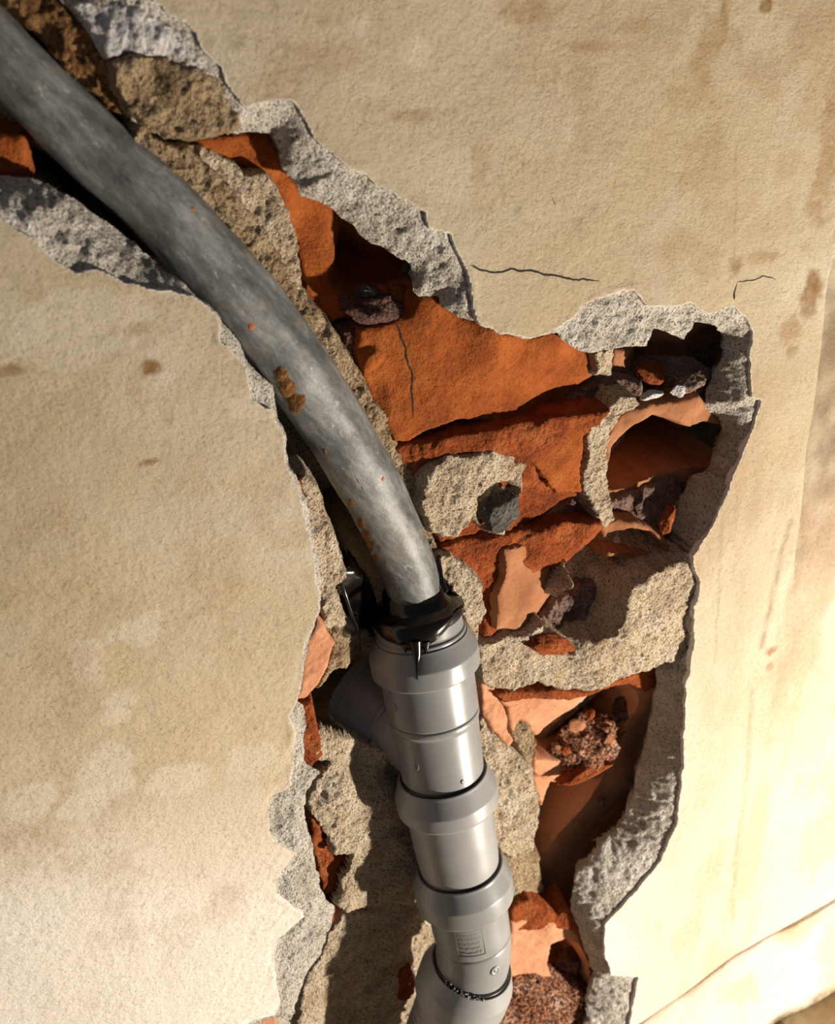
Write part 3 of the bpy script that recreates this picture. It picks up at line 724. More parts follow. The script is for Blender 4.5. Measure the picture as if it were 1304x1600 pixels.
# right of the plastic pipe, lower down
mortar([(752, 1120), (775, 1150), (800, 1172), (830, 1196), (842, 1240), (840, 1290), (836, 1330), (800, 1345), (770, 1320), (740, 1200)],
       [(760, 1140, 44), (820, 1200, 42), (838, 1270, 42), (800, 1330, 50), (770, 1250, 46)], 'mortar', rough=5)
mortar([(770, 1320), (840, 1330), (850, 1390), (846, 1415), (820, 1412), (796, 1430), (780, 1400)], [(800, 1340, 56), (840, 1380, 60), (800, 1420, 54)], 'tan_mortar', rough=5)
mortar([(800, 1118), (822, 1124), (838, 1155), (830, 1200), (810, 1170), (796, 1150)], [(810, 1130, 43), (830, 1190, 46)], 'tan_mortar', rough=5, size=.01)
# speckled crumb slope at the foot
mortar([(780, 1560), (800, 1532), (840, 1528), (870, 1536), (900, 1545), (930, 1560), (925, 1620), (915, 1700), (760, 1700), (770, 1600)],
       [(800, 1545, 46), (870, 1545, 44), (910, 1570, 34), (850, 1600, 30), (800, 1650, 30)], 'speckled_rubble', 'pinkish crumb slope at the foot of the hole', rough=6, size=.012)
# left side: sandy strip, throat round the branch, and the bulge below
mortar([(468, 752), (482, 742), (500, 768), (518, 822), (534, 868), (540, 900), (526, 925), (540, 960), (560, 985), (540, 1010), (520, 1006), (505, 975), (502, 935), (496, 905), (487, 838), (477, 797)],
       [(475, 760, 9), (500, 800, 14), (530, 890, 20), (510, 940, 12), (550, 990, 30), (495, 850, 8)], 'mortar', rough=5)
mortar([(500, 975), (540, 985), (575, 985), (590, 1010), (565, 1030), (530, 1045), (505, 1070), (496, 1076), (515, 1040), (524, 1008)],
       [(510, 1000, 18), (570, 1000, 44), (520, 1050, 18), (500, 1070, 12)], 'tan_mortar', rough=5)
mortar([(480, 1150), (500, 1140), (530, 1150), (570, 1160), (610, 1172), (640, 1200), (660, 1300), (670, 1390), (650, 1420), (600, 1420), (540, 1425), (522, 1412), (540, 1370), (552, 1330), (520, 1334),
        (502, 1288), (480, 1258), (486, 1228), (515, 1195), (490, 1185)],
       [(490, 1160, 15), (520, 1190, 18), (560, 1172, 30), (620, 1190, 38), (545, 1250, 10), (520, 1280, 10), (590, 1260, 12), (640, 1280, 30), (570, 1340, 12), (550, 1400, 12), (640, 1400, 40), (600, 1390, 18), (620, 1340, 22)], 'mortar',
       'sandy mortar bulge left of the plastic pipe', rough=8, size=.034, gain=.62, skirt=10)
mortar([(456, 1620), (480, 1525), (520, 1448), (545, 1418), (610, 1412), (650, 1415), (680, 1440), (690, 1500), (660, 1560), (650, 1700), (440, 1700)],
       [(470, 1600, 30), (500, 1500, 28), (540, 1428, 34), (620, 1430, 50), (660, 1460, 56), (620, 1500, 50), (560, 1560, 46), (640, 1580, 55), (500, 1660, 40)], 'mortar', rough=8, size=.034, gain=.6)
mortar([(622, 1520), (640, 1512), (650, 1540), (640, 1560), (624, 1566)], 47, 'rough_brick', 'red crumb in the mortar', rough=3, skirt=12)
mortar([(-60, -70), (40, -40), (100, 0), (128, 32), (152, 62), (176, 92), (192, 132), (214, 168), (206, 190), (180, 178), (150, 150), (112, 112), (60, 52), (10, 0), (-70, -60)],
       [(0, -30, 24), (100, 10, 21), (150, 70, 20), (190, 135, 20), (60, 40, 28), (150, 140, 30)], 'lagging', 'brown crumbling fibrous packing at the top left of the pipe', rough=7, size=.016, ridged=9, res=.0011)
# crumbly strip hugging the right edge of the lead pipe
mortar([(205, 170), (240, 215), (300, 238), (345, 275), (380, 320), (412, 352), (446, 408), (482, 470), (522, 508), (548, 556), (582, 616), (606, 655), (632, 715), (655, 755), (672, 805), (688, 868),
        (676, 880), (640, 820), (610, 740), (570, 660), (530, 590), (490, 530), (440, 460), (380, 390), (320, 330), (260, 270), (215, 220)],
       [(230, 210, 20), (320, 290, 22), (420, 400, 25), (500, 515, 28), (580, 650, 32), (660, 800, 36), (440, 460, 32), (600, 740, 40)], 'tan_mortar', 'brown crumbly strip along the lead pipe', rough=5, size=.012, ridged=4)

o = patch('sealant_smear', [(524, 892), (540, 884), (566, 900), (590, 940), (596, 975), (574, 990), (556, 984), (546, 955), (530, 930)], [(530, 900, 26), (550, 960, 34), (590, 960, 48)], MAT['tar'], wall, rough=1.6, size=.02, ragged=3, gain=.45)
o['label'] = 'wet black sealant smeared on the mortar'
# ------------------------------------------------------------------ pipes: helpers
def V3(px, py, mm):
    return Vector(P(px, py, mm / 1000.0))

def spline(pts, n):
    """Catmull-Rom through rows of numbers"""
    pts = np.array(pts, float); out = []
    m = len(pts)
    for i in range(m - 1):
        p0 = pts[max(i - 1, 0)]; p1 = pts[i]; p2 = pts[i + 1]; p3 = pts[min(i + 2, m - 1)]
        for k in range(n):
            t_ = k / n
            out.append(.5 * ((2 * p1) + (-p0 + p2) * t_ + (2 * p0 - 5 * p1 + 4 * p2 - p3) * t_ ** 2 + (-p0 + 3 * p1 - 3 * p2 + p3) * t_ ** 3))
    out.append(pts[-1])
    return np.array(out)

def tube(name, rows, mat, parent=None, seg=48, wob=0.0, cap=True, seed=1, flat=None):
    """rows of (x,y,z,r); wob = dents in metres"""
    R = np.array(rows); n = len(R)
    tan = np.gradient(R[:, :3], axis=0); tan /= np.linalg.norm(tan, axis=1)[:, None]
    nrm = np.cross(tan[0], [0, 1, 0]); nrm /= np.linalg.norm(nrm)
    Vs = []
    L = np.concatenate([[0], np.cumsum(np.linalg.norm(np.diff(R[:, :3], axis=0), axis=1))])
    for i in range(n):
        nrm = nrm - tan[i] * nrm.dot(tan[i]); nrm /= np.linalg.norm(nrm)
        bi = np.cross(tan[i], nrm)
        a = np.arange(seg) * 2 * math.pi / seg
        rr = np.full(seg, R[i, 3])
        if wob:
            rr = rr + fbm(np.cos(a) * .02 + 3, np.sin(a) * .02 + L[i], .03, 3, seed) * wob
        Vs.append(R[i, :3] + np.outer(np.cos(a) * rr, nrm) + np.outer(np.sin(a) * rr, bi))
    Vs = np.concatenate(Vs)
    i0 = np.arange(n - 1)[:, None] * seg; k = np.arange(seg)[None, :]; k2 = (k + 1) % seg
    Fc = np.stack([(i0 + k), (i0 + k2), (i0 + seg + k2), (i0 + seg + k)], -1).reshape(-1, 4)
    if cap:
        c0 = len(Vs); Vs = np.vstack([Vs, R[0, :3], R[-1, :3]])
        e = (n - 1) * seg; kk = np.arange(seg); kk2 = (kk + 1) % seg
        cap0 = np.stack([kk2, kk, np.full(seg, c0), np.full(seg, c0)], 1)
        cap1 = np.stack([e + kk, e + kk2, np.full(seg, c0 + 1), np.full(seg, c0 + 1)], 1)
        tri = np.vstack([cap0, cap1])[:, :3]
        o = mesh_obj(name, Vs, Fc, mat, parent)
        import bmesh
        bm = bmesh.new(); bm.from_mesh(o.data); bm.verts.ensure_lookup_table()
        for tr in tri:
            bm.faces.new([bm.verts[int(q)] for q in tr])
        bmesh.ops.recalc_face_normals(bm, faces=bm.faces)
        bm.to_mesh(o.data); bm.free()
        return o
    return mesh_obj(name, Vs, Fc, mat, parent)

def lathe(name, p0, p1, prof, mat, parent=None, seg=72, bend=None):
    """prof: (s, r) with s = metres from p0 towards p1"""
    ax = (Vector(p1) - Vector(p0)).normalized()
    rows = [(*(Vector(p0) + ax * s), r) for s, r in prof]
    n1 = ax.cross(Vector((0, 1, 0))).normalized(); n2 = ax.cross(n1)
    Vs = []
    for (s, r) in prof:
        for k in range(seg):
            a = 2 * math.pi * k / seg
            Vs.append(Vector(p0) + ax * s + (n1 * math.cos(a) + n2 * math.sin(a)) * r)
    n = len(prof)
    Fc = [(i * seg + k, i * seg + (k + 1) % seg, (i + 1) * seg + (k + 1) % seg, (i + 1) * seg + k) for i in range(n - 1) for k in range(seg)]
    import bmesh
    me = bpy.data.meshes.new(name); me.from_pydata([tuple(v) for v in Vs], [], Fc)
    bm = bmesh.new(); bm.from_mesh(me)
    bmesh.ops.recalc_face_normals(bm, faces=bm.faces)
    for f in bm.faces: f.smooth = True
    for e in bm.edges:
        if len(e.link_faces) == 2 and e.calc_face_angle(0) > math.radians(24): e.smooth = False
    bm.to_mesh(me); bm.free()
    me.materials.append(mat)
    return link(bpy.data.objects.new(name, me), parent)

def rounded(prof, r=.0015):
    """soften the corners of a lathe profile"""
    out = [prof[0]]
    for i in range(1, len(prof) - 1):
        a, b, c2 = Vector(prof[i - 1]), Vector(prof[i]), Vector(prof[i + 1])
        d1 = (a - b); d2 = (c2 - b)
        k1 = min(r, d1.length * .4); k2 = min(r, d2.length * .4)
        q1 = b + d1.normalized() * k1; q2 = b + d2.normalized() * k2
        for t_ in (0, .33, .67, 1):
            q = q1 * (1 - t_) ** 2 + b * 2 * t_ * (1 - t_) + q2 * t_ ** 2
            out.append((q.x, q.y))
    out.append(prof[-1])
    return out

def thing(name, label, cat, loc, group=None):
    o = bpy.data.objects.new(name, None); COL.objects.link(o)
    o.empty_display_size = .02
    o.location = loc
    o['label'] = label; o['category'] = cat
    if group: o['group'] = group
    return o

def adopt(root, *objs):
    for o in objs:
        o.parent = root
        o.matrix_parent_inverse = Matrix.Translation(root.location).inverted()

def tag(o, label, cat, group=None):
    o['label'] = label; o['category'] = cat
    if group: o['group'] = group
    return o

# ------------------------------------------------------------------ old lead pipe
lead_px = [(-150, -70, 46, 18.5), (-70, 10, 44, 18.8), (10, 96, 40, 19), (104, 188, 36, 19.5), (163, 245, 33, 20.2), (237, 307, 30, 21.2), (306, 383, 28, 22), (377, 462, 26, 22.6), (452, 563, 25, 23.2),
           (504, 636, 26, 23.2), (548, 707, 27, 23), (589, 779, 28, 22.6), (623, 852, 29, 22), (638, 890, 29, 21.6), (646, 922, 29, 21.2)]
rows = []
for a, b, y, r in lead_px:
    q = P(a, b, y / 1000.); rows.append((*q, r / 1000.))
lead = tube('lead_pipe', spline(rows, 14), MAT['lead'], None, 64, wob=.0010, seed=5)
tag(lead, 'old bent grey lead pipe running diagonally from upper left into black seal', 'pipe')

# ------------------------------------------------------------------ plastic fittings
mm = lambda v: v / 1000.0

class Axis:
    """straight pipe axis between two points; s(py) finds where it passes image row py"""
    def __init__(self, p0, p1):
        self.p0, self.p1 = Vector(p0), Vector(p1)
        self.dir = (self.p1 - self.p0).normalized(); self.len = (self.p1 - self.p0).length
    def row(self, s):
        v = np.array(self.p0 + self.dir * s) - CAM
        return H / 2 - F * v.dot(upv) / v.dot(fwd)
    def s(self, py):
        a, b = -self.len * 2, self.len * 3
        for _ in range(50):
            m_ = (a + b) / 2
            if self.row(m_) < py: a = m_
            else: b = m_
        return (a + b) / 2
    def at(self, s): return self.p0 + self.dir * s
    def frame(self):
        """n1: towards image right, n2: towards the viewer"""
        n2 = Vector(CAM) - self.at(self.len / 2); n2 = (n2 - self.dir * n2.dot(self.dir)).normalized()
        n1 = n2.cross(self.dir) * -1
        if n1.dot(Vector(rgt)) < 0: n1 = -n1
        return n1, n2
    def lathe(self, name, prof, mat, parent, rnd=.0016, local=False):
        pr = [((v if local else self.s(v)), r / 1000.) for v, r in prof]
        return lathe(name, self.p0, self.p1, rounded(pr, rnd) if rnd else pr, mat, parent)
    def surf(self, py, ang, r):
        """point on a cylinder of radius r (mm); ang 0 faces the viewer, positive to the right"""
        n1, n2 = self.frame(); a = math.radians(ang)
        return self.at(self.s(py)) + (n1 * math.sin(a) + n2 * math.cos(a)) * (r / 1000.)

U = Axis(V3(652, 958, 28), V3(695, 1228, 2))
L = Axis(V3(695, 1228, 2), V3(741, 1476, -22))
D = Axis(V3(739, 1500, -23), V3(706, 1585, -14))
PL, PL2 = MAT['plastic'], MAT['light_plastic']

def oval_mark(ax, py, ang, r, w, h, name, parent, mat, ring=True):
    """small moulded boss on a pipe wall"""
    n1, n2 = ax.frame()
    Vs = []; Fc = []
    prof = [(1.0, 0), (1.0, .5), (.72, .7), (.6, .3), (.3, .3), (.22, .65), (.0, .7)] if ring else [(1.0, 0), (.9, .6), (.5, .9), (0, 1)]
    seg = 20
    s0 = ax.len * .8 if py is None else ax.s(py)
    for (q, hh) in prof:
        for k in range(seg):
            t_ = 2 * math.pi * k / seg
            da = math.degrees(q * w * math.cos(t_) / r) + ang
            a = math.radians(da)
            Vs.append(ax.at(s0 + q * h * math.sin(t_) / 1000.) + (n1 * math.sin(a) + n2 * math.cos(a)) * ((r - .25 + hh * 1.1) / 1000.))
    for i in range(len(prof) - 1):
        for k in range(seg):
            Fc.append((i * seg + k, i * seg + (k + 1) % seg, (i + 1) * seg + (k + 1) % seg, (i + 1) * seg + k))
    return mesh_obj(name, [tuple(v) for v in Vs], Fc, mat, parent)

def strips(ax, rects, r, name, parent, mat, lift=.35):
    """thin raised or printed strokes on a pipe wall: (py, ang, height mm, width deg)"""
    n1, n2 = ax.frame(); Vs = []; Fc = []
    for (py, ang, h, wdeg) in rects:
        s0 = ax.s(py); n = max(2, int(wdeg / 3) + 1)
        b = len(Vs)
        for k in range(n):
            a = math.radians(ang - wdeg / 2 + wdeg * k / (n - 1))
            d = n1 * math.sin(a) + n2 * math.cos(a)
            for (ss, rr) in ((-h / 2, r - .3), (-h / 2, r + lift), (h / 2, r + lift), (h / 2, r - .3)):
                Vs.append(ax.at(s0 + ss / 1000.) + d * rr / 1000.)
        for k in range(n - 1):
            for j in range(3):
                Fc.append((b + k * 4 + j, b + k * 4 + 4 + j, b + k * 4 + 5 + j, b + k * 4 + 1 + j))
        Fc.append((b, b + 1, b + 2, b + 3)); e = b + (n - 1) * 4; Fc.append((e + 3, e + 2, e + 1, e))
    return mesh_obj(name, [tuple(v) for v in Vs], Fc, mat, parent, smooth=False)

def drip(name, pts, mat, parent=None, seg=12):
    """pts: (Vector, r mm)"""
    rows_ = spline([(*p, r / 1000.) for p, r in pts], 6)
    rows_[:, 3] = np.clip(rows_[:, 3], .0001, None)
    return tube(name, rows_, mat, parent, seg)

drain = thing('drain_pipe', 'light grey plastic drain pipe of collared push-fit pieces running down from the black seal', 'pipe', D.at(D.s(1585)))
def part(mesh, *subs, label=None):
    """a part of the drain pipe with its sub-parts"""
    adopt(drain, mesh)
    for o in subs: o.parent = mesh
    if label: mesh['label'] = label
    return mesh

# --- adapter: plug, wide collar, straight body
part(U.lathe('adapter', [(1036, 37.8), (1108, 37.4), (1109.5, 36.6), (1110, 33)], PL, None),
     U.lathe('plug_sleeve', [(945, 24), (952, 33), (957, 34.2), (982, 34.2), (984, 36.2), (989, 36.2), (990, 34.8), (1012, 34.8), (1012, 20)], PL, None),
     U.lathe('collar', [(1012, 34.9), (990, 35.0), (989, 37.2), (992.5, 37.8), (1013, 43.4), (1015, 43.8), (1040, 43.8), (1042, 43.0), (1043, 37.5)], PL, None, .0008),
     U.lathe('rubber_seal', [(930, 20), (932, 23.5), (940, 24.5), (944, 30), (948, 34.5), (953, 36.2), (960, 36.2), (964, 35.0), (966, 33.6)], MAT['rubber'], None, .002),
     oval_mark(U, 1073, -52, 37.7, 3.0, 4.2, 'mould_mark', None, PL),
     strips(U, [(1052, 38, 5, .6)] + [(v, 38, 6.5, .6) for v in (1064, 1076, 1088, 1099)], 37.5, 'mould_seam', None, PL, .05))

# --- wet black sealant
def sealant_ring():
    n1, n2 = U.frame(); rws = []; seg = 96; Vs = []; Fc = []
    base = [(917, 22.0), (922, 24.2), (936, 25.2), (943, 28), (947, 34), (949, 37.0), (956, 37.6), (962, 36.8), (967, 35.4), (969, 33.8)]
    for i, (py, r) in enumerate(base):
        for k in range(seg):
            a = 2 * math.pi * k / seg
            ang = math.degrees(math.atan2(math.sin(a), math.cos(a)))       # 0 = viewer
            lobe = 16 * math.exp(-((ang + 8) / 16.) ** 2) + 7 * math.exp(-((ang - 16) / 14.) ** 2) + 6 * math.exp(-((ang + 38) / 20.) ** 2) - 11 * math.exp(-((ang - 62) / 26.) ** 2)
            lobe += 3 * mnoise.noise((math.cos(a) * 3, math.sin(a) * 3, 1.3))
            yy = py + (lobe if i >= 6 else lobe * .3 if i == 5 else 0)
            rr = r + 1.1 * mnoise.noise((math.cos(a) * 2.2, math.sin(a) * 2.2, i * .45)) + (.6 * math.exp(-((ang + 8) / 14.) ** 2) if i > 4 else 0)
            if i < 3:                                                     # the neck follows the slanting lead pipe
                rr -= 1.2 * math.cos(a - .6)
            Vs.append(U.at(U.s(yy)) + (n1 * math.sin(a) + n2 * math.cos(a)) * rr / 1000.)
    n = len(base)
    Fc = [(i * seg + k, (i + 1) * seg + k, (i + 1) * seg + (k + 1) % seg, i * seg + (k + 1) % seg) for i in range(n - 1) for k in range(seg)]
    return mesh_obj('sealant', [tuple(v) for v in Vs], Fc, MAT['tar'])

part(sealant_ring(),
     drip('drip', [(U.surf(968, -8, 35.5), 5.5), (U.surf(985, -8, 36.6), 3.6), (U.surf(998, -9, 39.0), 1.9), (U.surf(1010, -10, 42.5), 1.0), (U.surf(1020, -10, 44.0), .45)], MAT['tar']),
     drip('drip', [(U.surf(972, 4, 35.5), 4), (U.surf(984, 3, 36.4), 1.6), (U.surf(990, 1, 36.6), .5)], MAT['tar']),
     drip('drip', [(U.surf(972, -22, 35.5), 4), (U.surf(982, -22, 36.2), 1.4), (U.surf(986, -22, 36.5), .5)], MAT['tar']),
     drip('strand', [(V3(684, 868, 26), 1.6), (V3(686, 885, 24), 1.9), (V3(690, 908, 18), 2.0), (V3(697, 925, 12), 2)], MAT['tar']),
     drip('strand', [(V3(532, 905, 20), .9), (V3(540, 930, 19), 1.1), (V3(549, 958, 21), 1.4), (V3(557, 978, 24), 1.0), (V3(562, 1000, 24), .5), (V3(563, 1022, 24), .25)], MAT['tar']),
     label='glossy wet black sealant with drips')

# --- branch fitting
Bx = Axis(V3(694, 1180, 8), V3(552, 1072, 95))
part(U.lathe('branch', [(1109.5, 33), (1109.8, 36.8), (1112, 37.6), (1118, 37.4), (1122, 36.0), (1150, 35.4), (1205, 34.4), (1240, 34.2), (1240, 20)], PL, None),
     Bx.lathe('side_arm', [(0.0, 33), (Bx.len * .50, 33), (Bx.len * .52, 33.2), (Bx.len * .53, 34.6), (Bx.len * .56, 34.6), (Bx.len * .57, 33.4), (Bx.len * .90, 33.4), (Bx.len * .905, 34.6), (Bx.len * .925, 34.6),
                          (Bx.len * .93, 33.4), (Bx.len * .99, 33.4), (Bx.len * 1.0, 31)], PL, None, local=True),
     oval_mark(U, 1160, -34, 35.2, 2.2, 4.4, 'mould_mark', None, PL), oval_mark(U, 1192, 24, 34.7, 1.6, 2.2, 'mould_mark', None, PL, False),
     oval_mark(Bx, None, -25, 33.4, 3.2, 4.6, 'mould_mark', None, PL))

# --- middle coupling with its wide collar
part(L.lathe('coupling', [(1246, 36.6), (1296, 36.2), (1336, 35.0), (1350, 34.2), (1385, 34.0), (1385, 20)], PL2, None),
     L.lathe('collar', [(1240, 34.6), (1206, 35.0), (1205, 37.4), (1209, 38.0), (1230, 43.0), (1232, 43.4), (1250, 43.2), (1252, 42.6), (1253, 36.5)], PL2, None, .0008),
     L.lathe('rubber_seal', [(1202, 33.9), (1203.5, 35.4), (1206, 35.6), (1208, 34.5)], MAT['rubber'], None, .0005))

# --- bend with a raised rectangular panel of worn unreadable strokes
e0 = L.at(L.s(1463)); e1 = D.at(D.s(1536))
rows = [(*(e0 - L.dir * .006), .0338), (*e0, .0338)]
ctl = e0 + L.dir * .022
for k in range(1, 11):
    q = k / 10.; p = e0 * (1 - q) ** 2 + ctl * 2 * q * (1 - q) + e1 * q * q
    rows.append((*p, .0338 - .0006 * q))

rnd = random.Random(4)
rc = [(1410, -6, .7, 40), (1448, -6, .7, 40)] + [(v, s_, 5.2, .9) for s_ in (-26, 14) for v in (1413, 1421, 1429, 1437, 1445)]
rs = []
for v in (1416, 1422, 1429, 1436, 1443):
    a = -20
    while a < 8:
        w = rnd.uniform(1.2, 3.4); rs.append((v + rnd.uniform(-.6, .6), a + w / 2, rnd.uniform(1.0, 2.4), w)); a += w + rnd.uniform(.8, 1.8)
strokes = strips(L, rs, 34.5, 'raised_strokes', None, PL, .28); strokes['kind'] = 'stuff'
panel = strips(L, rc, 34.5, 'raised_panel', None, PL, .30); panel['kind'] = 'stuff'
part(L.lathe('bend', [(1394, 34.8), (1430, 34.6), (1452, 34.2), (1457, 34.0), (1458, 33.0), (1459.5, 33.0), (1460, 33.8), (1466, 33.8)], PL, None),
     L.lathe('collar', [(1385, 34.6), (1350, 35.0), (1349, 37.4), (1353, 38.0), (1372, 43.0), (1374, 43.4), (1397, 43.2), (1399, 42.4), (1400, 34.5)], PL, None, .0008),
     L.lathe('rubber_seal', [(1346, 33.6), (1347.5, 35.4), (1350, 35.6), (1352, 34.3)], MAT['rubber'], None, .0005),
     tube('elbow', rows, PL, None, 64), panel, strokes, oval_mark(L, 1480, 24, 33.6, 4.6, 4.6, 'mould_mark', None, PL))

# --- lowest pipe
rc = []
for j in range(9):
    for i in range(7):
        if rnd.random() < .93: rc.append((1578 + j * 7.5, -70 + i * 5.2, 2.6 if j % 3 else 1.0, 2.6))
rc += [(1573 + j * 22, -55, .8, 36) for j in range(3)]
grid = strips(D, rc, 37.15, 'printed_grid', None, MAT['ink'], .02); grid['kind'] = 'stuff'; grid['label'] = 'dark printed grid'
def crumbs(name, spots, mat, parent):
    Vs = []; Fc = []
    for p, r in spots:
        b = len(Vs)
        for d in ((1, 0, 0), (-1, 0, 0), (0, 1, 0), (0, -1, 0), (0, 0, 1), (0, 0, -1)):
            Vs.append(tuple(Vector(p) + Vector(d) * (r * rnd.uniform(.6, 1.2) / 1000.)))
        for a_, b_, c_ in ((0, 2, 4), (2, 1, 4), (1, 3, 4), (3, 0, 4), (2, 0, 5), (1, 2, 5), (3, 1, 5), (0, 3, 5)):
            Fc.append((b + a_, b + b_, b + c_))
    return mesh_obj(name, Vs, Fc, mat, parent, smooth=False)

g = crumbs('grit', [(D.surf(1503 + rnd.uniform(-1.5, 3), rnd.uniform(-30, 34), rnd.uniform(34.6, 37.6)), rnd.uniform(.4, 1.1)) for _ in range(60)], MAT['white_mortar'], None)
g['kind'] = 'stuff'; g['label'] = 'pale grit on the rim'
part(D.lathe('lower_pipe', [(1556, 37.2), (1600, 37), (1800, 37)], PL2, None),
     D.lathe('collar', [(1535, 34), (1507, 34.8), (1505.5, 37.2), (1509, 38.0), (1524, 42.8), (1526, 43.4), (1550, 43.4), (1553, 42.4), (1554, 37)], PL2, None, .0008),
     D.lathe('rubber_seal', [(1503, 33.2), (1504.5, 35.0), (1507, 35.2), (1509, 33.8)], MAT['rubber'], None, .0005), grid, g)

# ------------------------------------------------------------------ rust crusts and flecks on the lead pipe
def on_lead(px, py, y):
    return P(px, py, y / 1000.)
LBVH = BVHTree.FromPolygons([v.co for v in lead.data.vertices], [tuple(p.vertices) for p in lead.data.polygons])
def lead_flake(name, spots, mat, thick=.9, seed=1):
    """thin crust following the pipe's round surface: spots (px,py,radius px) on its visible side"""
    Vs = []; Fc = []
    for (px, py, rad) in spots:
        ray = fwd + rgt * ((px - W / 2) / F) - upv * ((py - H / 2) / F); ray = ray / np.linalg.norm(ray)
        b = len(Vs); seg = 18; rings = 4
        ok = True; loc = []
        for i in range(rings + 1):
            for k in range(seg):
                a = 2 * math.pi * k / seg
                wob = 1 + .45 * mnoise.noise((math.cos(a) * 1.6 + seed + px * .1, math.sin(a) * 1.6, py * .1))
                q = rad * (i / rings) * wob
                x_, y_ = px + q * math.cos(a), py + q * math.sin(a) * 1.25
                r2 = fwd + rgt * ((x_ - W / 2) / F) - upv * ((y_ - H / 2) / F); r2 = r2 / np.linalg.norm(r2)
                # hit on the pipe's own surface
                hit = LBVH.ray_cast(Vector(CAM), Vector(r2))
                if hit[0] is None:
                    near = LBVH.find_nearest(Vector(CAM + r2 * 0.62)); hit = (near[0], near[1])
                nn = hit[1] if hit[1].dot(Vector(r2)) < 0 else -hit[1]
                lift = (thick / 1000.) * ((1 - (i / rings) ** 3) * (1 + .6 * mnoise.noise((x_ * .15, y_ * .15, seed))) - .15)
                loc.append(tuple(hit[0] + nn * lift))
        Vs += loc
        for i in range(rings):
            for k in range(seg):
                Fc.append((b + i * seg + k, b + i * seg + (k + 1) % seg, b + (i + 1) * seg + (k + 1) % seg, b + (i + 1) * seg + k))
    return mesh_obj(name, Vs, Fc, mat, lead)
for q in [(440, 586, 11), (448, 606, 14), (462, 630, 15)]:
    o = lead_flake('rust_crust', [q], MAT['rust'], 1.6, 3); o['label'] = 'brown rust crust on the left flank'
for q in [(508, 706, 4), (548, 786, 5), (563, 818, 8), (571, 836, 9), (577, 854, 9), (585, 873, 6)]:
    o = lead_flake('rust_crust', [q], MAT['rust'], .45, q[0])
for q in [(392, 510, 5), (446, 588, 4), (302, 326, 3), (598, 748, 3)]:
    o = lead_flake('paint_fleck', [q], MAT['orange_dust'], .5, 6); o['label'] = 'orange brick dust fleck'

# ------------------------------------------------------------------ loose lumps and shards lying in the hollows
def chunk(name, label, cat, px, py, d, size, mat, rot=(0, 0, 0), seed=1, facets=7, rough=.16, group=None, sub=4):
    import bmesh
    bm = bmesh.new(); bmesh.ops.create_icosphere(bm, subdivisions=sub, radius=1)
    r = random.Random(seed)
    pl = []
    for _ in range(facets):
        n = Vector((r.uniform(-1, 1), r.uniform(-1, 1), r.uniform(-1, 1))).normalized(); pl.append((n, r.uniform(.55, .85)))
    for v in bm.verts:
        p = v.co.copy()
        for n, h in pl:
            dd = p.dot(n)
            if dd > h: p -= n * (dd - h) * .92
        q = p * 2.3 + Vector((seed, 0, 0))
        p *= 1 + rough * mnoise.fractal(q, .8, 2.1, 4) + rough * .4 * mnoise.noise(q * 5)
        v.co = Vector((p.x * size[0], p.y * size[1], p.z * size[2])) / 1000.
    me = bpy.data.meshes.new(name); bm.to_mesh(me); bm.free()
    me.polygons.foreach_set('use_smooth', [True] * len(me.polygons)); me.materials.append(MAT[mat])
    o = bpy.data.objects.new(name, me); COL.objects.link(o)
    o.location = V3(px, py, d); o.rotation_euler = tuple(math.radians(a) for a in rot)
    return tag(o, label, cat, group)

chunk('rubble_lump', 'dark purplish rubble lump on the floor of the uppermost hollow', 'rubble', 588, 482, 46, (30, 16, 13), 'dark_rubble', (0, 8, 0), 3)
chunk('brick_shard', 'small flat brick shard resting on the dark lump in the uppermost hollow', 'brick shard', 618, 458, 46, (15, 8, 8), 'rough_brick', (0, 20, 0), 4)
chunk('mortar_crumb', 'grey mortar crumb at the upper left of the dark lump in the uppermost hollow', 'rubble', 574, 456, 48, (9, 7, 5), 'dark_stone', (0, -10, 0), 5)
chunk('stone', 'rounded shadowed stone wedged at the right end of the first hollow', 'stone', 1096, 552, 72, (15, 13, 19), 'dark_rubble', (0, 20, 0), 6, 5, .1)
chunk('brick_shard', 'round brick fragment lying on the rubble ledge of the first hollow', 'brick shard', 1016, 586, 50, (16, 10, 12), 'rough_brick', (0, 10, 0), 7, 6, .1)
chunk('brick_shard', 'orange brick bit right of the round fragment on the rubble ledge', 'brick shard', 1054, 588, 54, (10, 8, 8), 'rough_brick', (0, -20, 0), 8)
chunk('mortar_chip', 'pale flat mortar chip at the front of the rubble ledge', 'rubble', 1018, 617, 20, (11, 5, 4), 'white_mortar', (0, -6, 0), 9, 8, .08)
chunk('mortar_chip', 'grey mortar lump at the right end of the rubble ledge', 'rubble', 1078, 598, 28, (15, 8, 8), 'red_mortar', (0, -15, 0), 10)
chunk('mortar_chip', 'small pale chip beside the flat chip on the rubble ledge', 'rubble', 1058, 610, 24, (7, 5, 6), 'white_mortar', (0, 15, 0), 11)
chunk('stone', 'dark grey stone set in the mortar smear on the brick face', 'stone', 780, 797, 26, (17, 8, 19), 'dark_stone', (0, 15, 0), 12, 8, .2)
chunk('brick_shard', 'upright sunlit orange brick bit under the second hollow', 'brick shard', 1043, 812, 20, (6, 6, 14), 'rough_brick', (0, 12, 0), 13)
